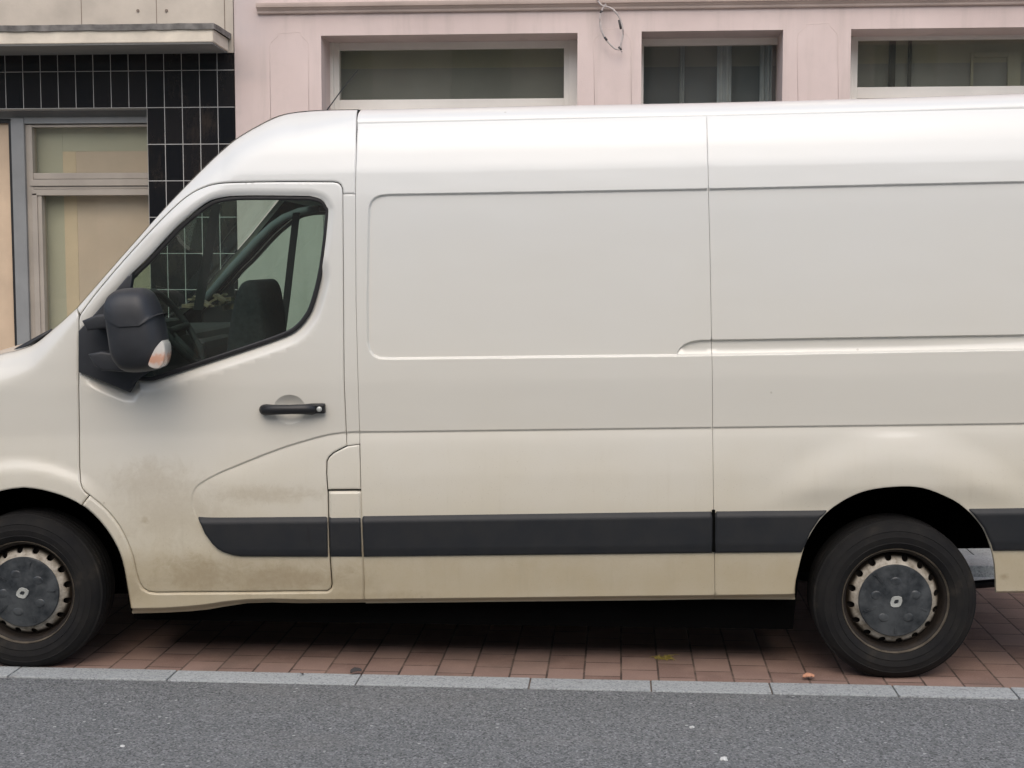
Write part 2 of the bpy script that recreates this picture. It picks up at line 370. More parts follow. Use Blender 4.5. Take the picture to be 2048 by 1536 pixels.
# ------------------------------------------------------------------ 2D helpers
def resample(pts, step, closed=True):
    out = []; n = len(pts)
    for i in range(n if closed else n-1):
        a = np.array(pts[i], float); b = np.array(pts[(i+1) % n], float)
        k = max(1, int(math.ceil(np.hypot(*(b-a)[:2])/step)))
        for j in range(k): out.append(a+(b-a)*j/k)
    if not closed: out.append(np.array(pts[-1], float))
    return np.array(out)
def seg_dist(P, poly, closed=True):
    poly = np.asarray(poly)[:, :2]
    A = poly if closed else poly[:-1]; B_ = np.roll(poly, -1, 0) if closed else poly[1:]
    best = np.full(len(P), 1e9)
    for a, b in zip(A, B_):
        d = b-a; L = d@d
        if L < 1e-14: continue
        t = np.clip(((P-a)@d)/L, 0, 1); q = P-(a+t[:, None]*d)
        best = np.minimum(best, (q*q).sum(1))
    return np.sqrt(best)
def inside(P, poly):
    poly = np.asarray(poly)[:, :2]; c = np.zeros(len(P), bool); x, y = P[:, 0], P[:, 1]
    A = poly; B_ = np.roll(poly, -1, 0)
    for a, b in zip(A, B_):
        if a[1] == b[1]: continue
        c ^= ((a[1] > y) != (b[1] > y)) & (x < (b[0]-a[0])*(y-a[1])/(b[1]-a[1])+a[0])
    return c
def sstep(a, b, x):
    t = np.clip((x-a)/(b-a), 0, 1); return t*t*(3-2*t)
def offset_in(poly, gaps):
    poly = np.asarray(poly); n = len(poly)
    area = .5*np.sum(poly[:, 0]*np.roll(poly[:, 1], -1)-np.roll(poly[:, 0], -1)*poly[:, 1]); sg = 1 if area > 0 else -1
    out = []
    for i in range(n):
        a, b, c = poly[i-1], poly[i], poly[(i+1) % n]
        d1 = b-a; d2 = c-b; d1 = d1/(np.hypot(*d1)+1e-9); d2 = d2/(np.hypot(*d2)+1e-9)
        n1 = np.array([-d1[1], d1[0]])*sg; n2 = np.array([-d2[1], d2[0]])*sg
        m = n1+n2; m /= (np.hypot(*m)+1e-9); k = min(1.6, 1/max(.3, m@n1))
        out.append(b+m*k*gaps[i])
    return np.array(out)
def catmull(pts, k=5):
    P = [np.array(p, float) for p in pts]; out = []
    for i in range(len(P)-1):
        p0 = P[max(i-1, 0)]; p1 = P[i]; p2 = P[i+1]; p3 = P[min(i+2, len(P)-1)]
        for j in range(k):
            t = j/k; out.append(.5*((2*p1)+(-p0+p2)*t+(2*p0-5*p1+4*p2-p3)*t*t+(-p0+3*p1-3*p2+p3)*t**3))
    out.append(P[-1]); return [tuple(p) for p in out]

# ------------------------------------------------------------------ the van: surveyed lines of the near side
SIL = catmull([(-352, 1060), (-350, 960), (-330, 870), (-270, 812), (-190, 773), (-100, 738), (0, 708), (35, 700), (67, 688), (98, 664), (123, 643), (153, 616)], 4) + \
      catmull([(153, 616), (212, 548), (271, 481), (316, 430), (360, 383), (410, 332), (445, 299), (472, 277), (512, 253), (555, 232), (595, 223.5), (645, 219.8), (714, 218.5)], 4)[1:]
DOOR_TOP = catmull([(160, 629), (190, 588), (243, 525), (307, 455), (348, 414), (375, 391.5), (401, 377), (436, 367), (501, 364), (589, 363), (666, 363.5)], 4)
DOOR_REAR = [(675, 365), (681, 369), (685, 377), (686, 390), (687.5, 624), (688.6, 760), (693.3, 866), (694, 891)]
FLAP_L = [(694, 892), (683, 897.5), (667.5, 905.5), (658, 914), (653.5, 923), (653, 947), (655, 980)]
DOOR_LOW_R = [(656, 988), (657, 1039), (660, 1117), (663.7, 1168), (662, 1177), (655, 1182)]
DOOR_BOT = [(653, 1182.5), (500, 1184), (360, 1185), (312, 1185.5), (297, 1183.5), (286, 1177), (278, 1164)]
DOOR_FRONT = catmull([(278, 1164), (272, 1143), (265, 1112), (250, 1074), (231, 1042), (206, 1014), (178, 991)], 3) + [(170, 985), (164, 977), (160, 964), (158.5, 936), (158, 880), (157, 740), (157, 640)]
ARCH_F = catmull([(47, 976), (81, 980), (125, 992.5), (162, 1011), (194, 1039), (219, 1071), (237, 1105), (247, 1139), (253, 1177), (258, 1211), (262, 1229)], 3)
ARCH_R = catmull([(1591, 1199), (1592, 1164), (1606, 1103), (1621, 1069), (1641, 1039), (1668, 1013.5), (1709, 990), (1750, 978), (1804, 973), (1845, 976), (1885, 990), (1919, 1008), (1946, 1032), (1967, 1059), (1980, 1090), (1988, 1120), (1991, 1150), (1992, 1186)], 3)
SILL = [(262, 1229), (330, 1227), (375, 1224.5), (413, 1221), (448, 1215), (493, 1208), (543, 1206.5), (600, 1208), (731, 1207)]
SILL2 = [(731, 1207), (1000, 1204), (1300, 1201), (1428, 1199)]
SEAM_B = [(716, 243), (713, 300), (711, 388), (712, 600), (716, 760), (719.5, 884)]
SEAM_L = [(722, 983), (724, 1040), (727, 1110), (729, 1170), (731, 1207)]
SEAM_M = [(1413, 230), (1415, 300), (1417, 375), (1420, 500), (1423, 680), (1425, 860), (1427, 1010), (1428, 1199)]
GUT1 = [(716, 243.5), (900, 240), (1080, 236), (1413, 230)]
GUT2 = [(1413, 230), (1600, 225.5), (1800, 220), (2048, 212), (2275, 204)]
WIN = catmull([(272, 761), (301, 762), (325, 755.5), (413, 726), (501, 697), (559, 676.5), (589, 662), (612, 638), (627, 607), (644, 536), (656, 433), (653, 413), (641, 398), (618, 391.5)], 4) + \
      catmull([(618, 391.5), (540, 390.5), (471, 391), (436, 395.5), (413, 404), (384, 425), (348, 457), (296, 514), (262, 547), (237, 577), (193, 624), (159, 660)], 4)[1:] + [(158.5, 744), (258, 785)]
CREASE = catmull([(392, 1030), (385, 1006), (388, 983), (401, 967), (437, 947), (480, 929), (527, 910), (574, 893), (621, 879), (652, 871), (685, 866), (720, 864.5), (800, 864), (1000, 861.5)], 4) + [(1425, 856), (2048, 848), (2270, 844)]
RECESS = [(2238, 358), (2048, 362), (1417, 376.5), (1120, 382), (777, 387.5), (760, 389.5), (749, 394), (741, 402), (736.5, 414), (735, 450), (733.5, 600), (735, 685), (739, 701), (747, 712), (760, 717.5), (790, 718.5), (1000, 716), (1300, 712.5), (1360, 712), (1425, 711), (2048, 700), (2238, 697)]
DEEP = [(1352, 709), (1358, 698), (1368, 689), (1382, 683), (1402, 680), (1425, 679.5), (2048, 669), (2238, 665), (2238, 696), (2048, 699), (1425, 710), (1355, 711)]
XEND = float(pb(2275, 900, 0)[0])

def tob(pts, v=0.0):
    a = np.array([p[:2] for p in pts], float); x, z = pb(a[:, 0], a[:, 1], v); return np.stack([x, z], 1)
bWIN = tob(WIN, .02); bCREASE = tob(CREASE, .01); bREC = tob(RECESS, .03); bDEEP = tob(DEEP, .02)
bLOW = np.vstack([bCREASE, [[XEND+3, bCREASE[-1][1]], [XEND+3, -2], [bCREASE[0][0], -2]]])
_py = [150, 205, 240, 262, 290, 330, 385, 420, 550, 700, 760, 856, 900, 950, 1010, 1105, 1150, 1190, 1235]
_pv = [.30, .18, .118, .092, .072, .052, .036, .032, .022, .010, .008, .018, .012, .004, .000, .002, .012, .022, .028]
_bz = np.array([float(pb(1200, a, b)[1]) for a, b in zip(_py, _pv)])[::-1]; _bv = np.array(_pv)[::-1]
_zz = np.linspace(-.2, 3.2, 3401); _vv = np.interp(_zz, _bz, _bv)
_k = np.exp(-.5*(np.arange(-36, 37)/12.0)**2); _k /= _k.sum(); _vv = np.convolve(np.pad(_vv, 36, 'edge'), _k, 'valid')
RCX, RCZ = [float(q) for q in pb(1793, 1185, 0)]; FCX, FCZ = [float(q) for q in pb(47, 1182, 0)]
X714, X560, X420, X300, X150, X60 = [float(pb(q, 400, .05)[0]) for q in (714, 590, 440, 300, 150, 60)]
ZTR = float(pb(1800, 1012, 0)[1])
HX, HZ = [float(q) for q in pb(579, 819, .01)]
def silR(x): return np.interp(x, [X60-.15, X60, X150, X300, X420, X560, X714], [.15, .13, .055, .055, .15, .15, .05])
def base_depth(x, z):
    return np.interp(z, _zz, _vv)
_t = tob(SIL, .10); _sv = np.zeros(len(_t))
for _ in range(4):
    _sv = base_depth(_t[:, 0], _t[:, 1])+.9*silR(_t[:, 0]); _a = np.array(SIL)
    _d = RB[0]*((_a[:, 0]-1024)/F)[:, None]+RB[1]*((768-_a[:, 1])/F)[:, None]+RB[2]; _q = (_sv-CB[1])/_d[:, 1]
    _t = np.stack([CB[0]+_d[:, 0]*_q, CB[2]+_d[:, 2]*_q], 1)
bSIL = _t; SILV = _sv
def nose_round(P):
    x, z = P[:, 0], P[:, 1]; v = np.zeros(len(P))
    w = x < bSIL[-1][0]+.02
    if w.any():
        Q = P[w]; d = seg_dist(Q, bSIL, False); R = silR(Q[:, 0])
        t = np.clip(1-d/R, 0, .995); v[w] = R-np.sqrt(R*R-(R*t)**2)
    v += .07*np.clip(1-(XEND-x)/.09, 0, 1)**2
    v += .22*sstep(FCX-.30, FCX-.88, x)                      # nose narrows in plan
    return v
FOLD = tob([(240, 1216), (330, 1214), (375, 1211), (413, 1207), (448, 1201.5), (493, 1197), (543, 1195.5), (600, 1197), (731, 1197), (1000, 1194), (1300, 1190.5), (1600, 1187), (2300, 1178)], .03)
def side_plain(P): return side_depth(P, False)
def side_depth(P, shoulder=True):
    x, z = P[:, 0], P[:, 1]
    v = base_depth(x, z)+(nose_round(P) if shoulder else .07*np.clip(1-(XEND-x)/.09, 0, 1)**2)
    s = seg_dist(P, bCREASE, False)*np.where(inside(P, bLOW), 1, -1)
    amp = np.interp(x, [bCREASE[0][0]-.02, bCREASE[0][0]+.25], [.5, 1])
    v = v+.0085*amp*sstep(-.005, .005, s)*np.exp(-np.maximum(s, 0)/.035)
    m = (x > bREC[:, 0].min()-.05)
    if m.any():
        Q = P[m]; r = seg_dist(Q, bREC)*np.where(inside(Q, bREC), 1, -1)
        a = .011*sstep(-.001, .009, r)
        r2 = seg_dist(Q, bDEEP)*np.where(inside(Q, bDEEP), 1, -1)
        zt = np.interp(Q[:, 0], bDEEP[4:8, 0], bDEEP[4:8, 1])
        zb = np.interp(Q[:, 0], bDEEP[[11, 10, 9, 8], 0], bDEEP[[11, 10, 9, 8], 1])
        a2 = .013*sstep(-.001, .006, r2)*np.clip((Q[:, 1]-zb)/.030, 0, 1)
        v[m] += np.where(r2 > -.001, np.maximum(a, .011*sstep(-.001, .009, r))+a2, a)
    fz_ = np.interp(x, FOLD[:, 0], FOLD[:, 1]); v = v+.05*np.clip((fz_-z)/.026, 0, 1)**1.1
    r = np.hypot(x-RCX, z-RCZ); v -= .018*sstep(.70, .53, r)*sstep(-.01, .06, s)*sstep(ZTR-.02, ZTR+.10, z)
    r = np.hypot(x-FCX, z-FCZ); v -= .016*sstep(.575, .50, r)*sstep(FCX+.42, FCX+.26, x)
    if shoulder:
        m = (x < bWIN[:, 0].max()+.12)
        if m.any():
            Q = P[m]; d = seg_dist(Q, bWIN); ins = inside(Q, bWIN); d = np.where(ins, 0, d)
            wl_ = sstep(.06, -.06, Q[:, 1]-np.interp(Q[:, 0], [bWIN[:, 0].min(), bWIN[:, 0].max()], [bWIN[:, 1].min()+.15, bWIN[:, 1].min()+.50])); wd = .026+.022*wl_
            am = .010+.026*wl_
            v[m] += am*(1-sstep(0, 1, d/wd))*sstep(X150-.02, X150+.12, Q[:, 0])
    q = ((x-HX)/.066)**2+((z-HZ)/.062)**2
    v += .024*np.clip(1-q, 0, 1)
    return v
ROLL = .0045
def make_panel(name, outline, mat, parent, holes=(), gap=.0022, step=.022, extra=0., depth=None, thick=.018, roll=ROLL, feats=(), mirror=False, minr=.006, norm=True, native=False, grid=None):
    """outline: surveyed points (px, py[, half gap]); returns (near, far) objects"""
    fn = depth or side_depth
    def conv(pts, g0, sgn):
        gaps = [p[2] if len(p) > 2 else g0 for p in pts]
        if native: B0 = np.array([p[:2] for p in pts], float)
        else:
            a = np.array([p[:2] for p in pts], float); v = np.zeros(len(a))
            for _ in range(3):
                d = RB[0]*((a[:, 0]-1024)/F)[:, None]+RB[1]*((768-a[:, 1])/F)[:, None]+RB[2]
                t = (v-CB[1])/d[:, 1]; B0 = np.stack([CB[0]+d[:, 0]*t, CB[2]+d[:, 2]*t], 1); v = fn(B0)+extra
                v = np.minimum(v, .30)
        keep = [i for i in range(len(B0)) if np.hypot(*(B0[i]-B0[i-1])) > 1e-4]
        B0 = B0[keep]; gaps = [gaps[i] for i in keep]
        return offset_in(B0, [g*sgn for g in gaps])
    out = conv(outline, gap, 1); hs = [conv(h, 0.0, 1) for h in holes]
    loops = [resample(out, step*.7)] + [resample(h, step*.7) for h in hs]
    pts = [tuple(p) for p in loops[0]]; edges = []; start = 0; n0 = len(pts)
    edges += [(i, (i+1) % n0) for i in range(n0)]
    for h in loops[1:]:
        s0 = len(pts); pts += [tuple(p) for p in h]; edges += [(s0+i, s0+(i+1) % len(h)) for i in range(len(h))]
    nb = len(pts)
    lo, hi = loops[0].min(0), loops[0].max(0); g = grid or step
    gx, gz = np.meshgrid(np.arange(lo[0]+g/2, hi[0], g), np.arange(lo[1]+g/2, hi[1], g)); G = np.stack([gx.ravel(), gz.ravel()], 1)
    cand = [G]
    for k in (.0025, .006, .012):                      # rings that carry the rolled edge
        for L in loops:
            cand.append(offset_in(L, [k]*len(L)) if L is loops[0] else offset_in(L, [-k]*len(L)))
    for fp, offs in feats:
        L = resample(fp, .009, False); dd = np.gradient(L, axis=0); nn = np.stack([-dd[:, 1], dd[:, 0]], 1); nn /= np.hypot(nn[:, 0], nn[:, 1])[:, None]+1e-9
        for o_ in offs: cand.append(L+nn*o_)
    for fp, offs in feats:
        if len(offs) > 1 and len(fp) > 1:
            lim = max(abs(o_) for o_ in offs)+.004; G0 = cand[0]; lo_, hi_ = np.min(fp, 0)-lim, np.max(fp, 0)+lim
            bx = ((G0 > lo_) & (G0 < hi_)).all(1); dd_ = np.full(len(G0), 1.0)
            if bx.any(): dd_[bx] = seg_dist(G0[bx], fp, False)
            cand[0] = G0[dd_ > lim]
    for L in loops:
        dd_ = seg_dist(cand[0], L); cand[0] = cand[0][dd_ > .016]
    Q = np.vstack(cand); ok = inside(Q, loops[0])
    for h in loops[1:]: ok &= ~inside(Q, h)
    Q = Q[ok]; dmin = np.minimum.reduce([seg_dist(Q, L) for L in loops]); Q = Q[dmin > .0018]
    key = np.round(Q/.0022).astype(np.int64); _, ui = np.unique(key[:, 0]*1000003+key[:, 1], return_index=True); Q = Q[np.sort(ui)]
    allp = [Vector((float(p[0]), float(p[1]))) for p in pts]+[Vector((float(p[0]), float(p[1]))) for p in Q]
    vo, eo, fo, ov, oe, of = delaunay_2d_cdt(allp, edges, [], 0, 1e-6)
    V = np.array([(p.x, p.y) for p in vo]); T = np.array([f for f in fo if len(f) == 3])
    cen = V[T].mean(1); ok = inside(cen, loops[0])
    for h in loops[1:]: ok &= ~inside(cen, h)
    T = T[ok]
    def full(P):
        d = np.minimum.reduce([seg_dist(P, L) for L in loops])
        return fn(P)+extra+roll*np.clip(1-d/minr, 0, 1)**2
    D = full(V); e = .0012
    gx_ = (full(V+[e, 0])-full(V-[e, 0]))/(2*e); gz_ = (full(V+[0, e])-full(V-[0, e]))/(2*e)
    res = []
    for far in ((False, True) if mirror else (False,)):
        yy = VW-D if far else D; sgn = -1 if far else 1
        verts = [(V[i, 0], yy[i], V[i, 1]) for i in range(len(V))]
        nr = np.stack([gx_, -np.ones(len(V)), gz_], 1); nr /= np.linalg.norm(nr, axis=1)[:, None]
        if far: nr[:, 1] *= -1
        faces = []
        a, b, c = V[T[:, 0]], V[T[:, 1]], V[T[:, 2]]
        ar = (b[:, 0]-a[:, 0])*(c[:, 1]-a[:, 1])-(b[:, 1]-a[:, 1])*(c[:, 0]-a[:, 0])
        for f, s_ in zip(T, ar):
            f = tuple(int(q) for q in f); ccw = s_ > 0
            faces.append(f if (ccw != far) else f[::-1])
        # rim walls
        from collections import Counter
        cnt = Counter(); orient = {}
        for f in faces:
            for i in range(3):
                q = (f[i], f[(i+1) % 3]); cnt[tuple(sorted(q))] += 1; orient[tuple(sorted(q))] = q
        bnd = [orient[k] for k, n_ in cnt.items() if n_ == 1]
        nm = {}; base = len(verts); nlist = [tuple(q) for q in nr]
        def dup(i):
            if i not in nm:
                nm[i] = len(verts); x, y, z = verts[i]; verts.append((x, y, z)); verts.append((x, y+thick*sgn, z)); nlist.append(tuple(nr[i])); nlist.append(tuple(nr[i]))
            return nm[i]
        wall = []
        for (i, j) in bnd:
            a_, b_ = dup(i), dup(j); wall.append((b_, a_, a_+1, b_+1))
        me = bpy.data.meshes.new(name); me.from_pydata(verts, [], faces+wall); me.update()
        me.shade_smooth()
        if norm:
            ln = np.zeros((len(me.loops), 3), np.float32); li = np.zeros(len(me.loops), np.int32); me.loops.foreach_get('vertex_index', li)
            pn = np.zeros(len(me.polygons)*3, np.float32); me.polygons.foreach_get('normal', pn); pn = pn.reshape(-1, 3)
            NL = np.array(nlist); ln[:] = NL[li]
            nf = len(faces)*3; k = nf
            for q in range(len(faces), len(faces)+len(wall)):
                ln[k:k+4] = pn[q]; k += 4
            me.normals_split_custom_set([tuple(q) for q in ln])
        res.append(link(name, me, mat, parent))
    return res

van = empty('white_panel_van', label='dusty white panel van with black side trim parked on red brick paving', cat='van')
van.matrix_world = VM
G1, G2 = .0024, .0008
def g(pts, w): return [(p[0], p[1], w) for p in pts]
crs = tuple((i) for i in (-.009, -.005, -.0025, 0, .0025, .005, .009, .016))
fold_ft = (FOLD, (.010, .005, .002, -.002, -.006, -.012, -.018, -.022))
ft = [(bCREASE, crs), (np.vstack([bREC, bREC[:1]]), (-.010, -.007, -.004, -.002, 0, .002, .004, .007, .010)), (np.vstack([bDEEP, bDEEP[:1]]), (-.007, -.004, -.002, 0, .002, .004, .007)),
      (np.vstack([bWIN, bWIN[:1]]), (-.045, -.034, -.022, -.012, -.006, .006, .012, .022, .034, .045))]
th = np.linspace(0, 2*PI, 49)
for k in (1.06, 1.0, .985, .92, .84, .74, .62, .5, .36, .2, .05): ft.append((np.stack([HX+.066*k*np.cos(th), HZ+.060*k*np.sin(th)], 1), (0,)))
# front wing
left_arch = [(94-x, y) for x, y in ARCH_F[1:]]
wing = [p for p in SIL if p[0] <= 153.5] + [(157, 630)] + DOOR_FRONT[::-1][0:1] + [p for p in DOOR_FRONT[::-1][1:] if p[1] <= 991.5] + [(162, 1011)] + [p for p in ARCH_F[::-1] if p[0] < 161] + left_arch + [(-330, 1216), (-350, 1150)]
make_panel('front_wing', g(wing, .0018), 'paint', van, feats=ft, mirror=True)
# cab frame: windscreen pillar and roof side
cabf = [p for p in SIL if p[0] >= 153] + [(713.5, 243), (713, 300), (711, 388), (686, 388)] + DOOR_REAR[:3][::-1] + DOOR_TOP[::-1]
make_panel('cab_frame', g(cabf, .0016), 'paint', van, mirror=True, step=.016)
# door
door = DOOR_TOP + DOOR_REAR + FLAP_L + DOOR_LOW_R + DOOR_BOT + DOOR_FRONT[1:]
dpan, dpan2 = make_panel('door', g(door, G1), 'paint', van, holes=[WIN], feats=ft, mirror=True)
dpan2['label'] = 'far side cab door seen through the near window'
# post behind the door
post = [(686, 388), (711, 388)] + SEAM_B[3:] + [(719.3, 888), (694, 891.5)] + DOOR_REAR[3:-1][::-1]
make_panel('door_post', g(post, G2), 'paint', van, roll=.0016, minr=.004, depth=side_plain, feats=ft[:1], mirror=True)
flap = [(694, 892), (719.5, 888), (721, 930), (722, 979.5), (655, 980)] + FLAP_L[::-1][1:-1]
make_panel('fuel_flap', g(flap, G1), 'paint', van, feats=ft[:1])
sillp = [(656, 982.5), (722, 982)] + SEAM_L[1:] + SILL[::-1][1:] + [p for p in ARCH_F[::-1] if 161.5 < p[0] < 262] + [(178, 992)] + DOOR_FRONT[:19][::-1][1:] + DOOR_BOT[::-1][1:] + DOOR_LOW_R[::-1]
sillp = [(656, 982.5), (722, 982)] + SEAM_L[1:] + SILL[::-1][1:] + [p for p in ARCH_F[::-1] if 161.5 < p[0] < 262] + [p for p in DOOR_FRONT[::-1] if p[1] >= 990] + DOOR_BOT[::-1][1:] + DOOR_LOW_R[::-1]
make_panel('sill', g(sillp, .0014), 'paint', van, mirror=True, feats=[fold_ft], roll=.011, minr=.011, extra=-.004)
side1 = GUT1 + SEAM_M[1:] + SILL2[::-1][1:] + SEAM_L[::-1][1:] + [(722, 981), (720, 888)] + SEAM_B[::-1][:-1]
make_panel('side_panel', g(side1, G2), 'paint', van, roll=.0016, minr=.004, depth=side_plain, feats=ft[:3]+[fold_ft], mirror=True)
side2 = GUT2 + [(2275, 700), (2275, 1186)] + ARCH_R[::-1] + [(1586, 1199.5), (1428, 1199)] + SEAM_M[::-1][1:-1]
make_panel('rear_side_panel', g(side2, G2), 'paint', van, roll=.0016, minr=.004, depth=side_plain, feats=ft[:3]+[fold_ft], mirror=True)
# dark inner skin behind the joints
skin = SIL + [(720, 240)] + GUT1[1:] + GUT2[1:] + [(2270, 1180)] + ARCH_R[::-1] + SILL2[::-1] + SILL[::-1][1:] + ARCH_F[::-1][1:] + left_arch + [(-330, 1210)]
make_panel('inner_skin', [(p[0], p[1], .03 if p in SIL else .008) for p in skin], 'void', van, holes=[WIN], extra=.022, step=.05, roll=0, thick=.002, norm=False, mirror=True)

# side mouldings
def trim_depth_factory(topline):
    tb = tob(topline, 0)
    def fn(P):
        v = np.interp(P[:, 1], _zz, _vv)*0-.014
        zt = np.interp(P[:, 0], tb[:, 0], tb[:, 1]); d = zt-P[:, 1]
        v += .020*(1-sstep(0, .040, d))**1.3 + .006*sstep(.14, .19, d)
        return v
    return fn, tb
TOPL = [(390, 1030), (656, 1027.5), (1427, 1017), (2048, 1010), (2275, 1007)]
BOTL = [(480, 1114), (657, 1114), (724, 1114), (1427, 1106.5), (2275, 1100)]
tfn, tb = trim_depth_factory(TOPL)
def tl(L, x): return (x, float(np.interp(x, [p[0] for p in L], [p[1] for p in L])))
tf = [(tb, (-.008, -.016, -.024, -.032, -.042, -.14, -.16, -.175))]
pieces = [
    [(396, 1029.7), (394, 1033), (400, 1048), (409, 1068), (424.5, 1089), (434, 1098), (446, 1105), (465, 1111), (481, 1113.6), tl(BOTL, 655.5), tl(TOPL, 655.5)],
    [tl(TOPL, 658.5), tl(BOTL, 660.5), tl(BOTL, 723.5), tl(TOPL, 721.5)],
    [tl(TOPL, 724.5), tl(BOTL, 727), tl(BOTL, 1424.5), tl(TOPL, 1424.5)],
    [tl(TOPL, 1430), tl(BOTL, 1430), tl(BOTL, 1604), (1609, 1095), (1621, 1066), (1641, 1036), tl(TOPL, 1664)],
    [tl(TOPL, 1928), (1948, 1030), (1969, 1057), (1984, 1090), tl(BOTL, 1987), tl(BOTL, 2268), tl(TOPL, 2268)]]
for q in pieces:
    make_panel('side_trim', g(q, .0004), 'trim', van, depth=tfn, thick=.03, roll=.006, minr=.007, feats=tf, step=.02)
make_panel('headlight', g(catmull([(-205, 812), (-165, 835), (-170, 880), (-205, 950), (-262, 985), (-300, 960), (-290, 890), (-255, 835), (-205, 812)], 4)[:-1], .001), 'chrome', van, extra=-.006, roll=.006, minr=.012, mirror=True)
x0, z0 = pb(1425, 1018, -.008); x1, z1 = pb(1430, 1107, -.008)
MB().box(float(x0)-.002, float(x1)+.002, -.008, .02, float(z1)+.006, float(z0)-.004).build('trim_joint', 'void', van)
# glass and seals of the doors
def win_depth(P): return side_depth(P)
sealW = [p for p in WIN]
gl = offset_in(bWIN, [.017]*len(bWIN))
xcut = float(pb(246, 600, .03)[0])
glp = [tuple(p) for p in gl if p[0] > xcut]
def gdepth(P): return base_depth(P[:, 0], P[:, 1])+nose_round(P)+.024
pane, pane2 = make_panel('side_window', glp, 'van_glass', dpan, native=True, depth=gdepth, gap=0, roll=0, thick=.004, mirror=True, norm=True, step=.04)
pane2.parent = dpan2
wl = [tuple(p) for p in offset_in(bWIN, [-.001]*len(bWIN))]
glh = [tuple(p) for p in offset_in(bWIN, [.018]*len(bWIN)) if p[0] > xcut-.002]
sl, sl2 = make_panel('window_seal', wl, 'seal', dpan, holes=[glh], native=True, depth=gdepth, extra=-.004, gap=0, roll=.004, minr=.006, thick=.014, mirror=True, step=.03)
sl2.parent = dpan2
# inner door lining
for far in (0, 1):
    mb = MB(); x0, z0 = pb(285, 800, .1); x1, z1 = pb(680, 1150, .1)
    y0, y1 = (.07, .10) if not far else (VW-.10, VW-.07)
    mb.box(float(x0), float(x1), y0, y1, float(z1), float(z0)-.02, .01); mb.build('door_lining', 'cab_dark', dpan2 if far else dpan)

# roof, windscreen, bonnet across the van
bon = [p for p in SIL if p[0] < 60]; scr = [p for p in SIL if 60 <= p[0] <= 478]; crf = [p for p in SIL if p[0] >= 466]
def loftv(name, pts, mat, bul, clampv=(.05, .30), parent=van):
    ii = [SIL.index(p) for p in pts]; d = [float(SILV[i])-.004 for i in ii]
    bm = bmesh.new(); rows = []; P = bSIL[ii]
    for i, (x, z) in enumerate(P):
        a = P[max(i-1, 0)]; b = P[min(i+1, len(P)-1)]; t = (b-a)/np.hypot(*(b-a)); nn = np.array([-t[1], t[0]])
        row = []
        for k in range(29):
            s = k/28; y = d[i]+(VW-2*d[i])*s; h = bul*(1-abs(2*s-1)**2)-.001
            row.append(bm.verts.new((x+nn[0]*h, y, z+nn[1]*h)))
        rows.append(row)
    for q, w in zip(rows, rows[1:]):
        for k in range(28): bm.faces.new((q[k], w[k], w[k+1], q[k+1]))
    bmesh.ops.recalc_face_normals(bm, faces=bm.faces[:])
    me = bpy.data.meshes.new(name); bm.to_mesh(me); bm.free(); me.shade_smooth(); return link(name, me, mat, parent)
loftv('bonnet', bon, 'paint', .05)
loftv('windscreen', scr, 'screen_glass', .07)
loftv('cab_roof', crf, 'paint', .035)
# scuttle with wiper housing, black
mb = MB(); pts = []
for (px, py) in ((20, 702), (36, 696), (60, 684), (85, 668), (104, 654)):
    x, z = pb(px, py, .22); pts.append((float(x), .22, float(z)-.012))
mb.tube(pts, [.006, .016, .018, .014, .006], 10); mb.build('wiper_cowl', 'seal', van, True)
# load roof
GT = GUT1+GUT2[1:]; P = tob(GT, .118)
bm = bmesh.new(); rows = []
prof = [(.126, -.03), (.124, -.003), (.126, .004), (.132, .014), (.145, .027), (.17, .041), (.22, .056), (.28, .066), (.36, .0745), (.5, .084), (.75, .094), (VW/2, .098)]
prof = prof+[(VW-a, b) for a, b in prof[::-1][1:]]
XX = np.linspace(P[0][0]-.004, P[-1][0], 60)
for x in XX:
    z0 = np.interp(x, P[:, 0], P[:, 1])
    rows.append([bm.verts.new((x, a, z0+b)) for a, b in prof])
for q, w in zip(rows, rows[1:]):
    for k in range(len(prof)-1): bm.faces.new((q[k], w[k], w[k+1], q[k+1]))
bmesh.ops.recalc_face_normals(bm, faces=bm.faces[:])
me = bpy.data.meshes.new('roof'); bm.to_mesh(me); bm.free(); me.shade_smooth(); me.set_sharp_from_angle(angle=math.radians(50)); link('roof', me, 'paint', van)
# rear wall and nose closing
mb = MB(); zr = float(pb(2275, 204, .12)[1]); mb.box(XEND-.012, XEND+.02, .075, VW-.075, .42, zr+.03, .02); mb.build('rear_door', 'paint', van)
mb = MB(); mb.box(XEND, XEND+.09, .03, VW-.03, .36, .56, .02); mb.build('rear_bumper', 'trim', van)
xn = float(bSIL[0][0]); mb = MB(); mb.box(xn-.03, xn+.06, .24, VW-.24, .28, .62, .03); mb.build('front_bumper', 'trim', van)
mb = MB(); mb.box(xn-.015, xn+.05, .26, VW-.26, .60, 1.0, .03); mb.build('grille', 'cab_dark', van)
# antenna
x0, z0 = pb(648, 219, .5); x1, z1 = pb(716, 140, .5)
mb = MB(); mb.tube([(float(x0), .5, float(z0)-.02), ((float(x0)+float(x1))/2, .5, (float(z0)+float(z1))/2-.005), (float(x1), .5, float(z1))], [.0032, .0025, .0016], 6); mb.build('antenna', 'seal', van)

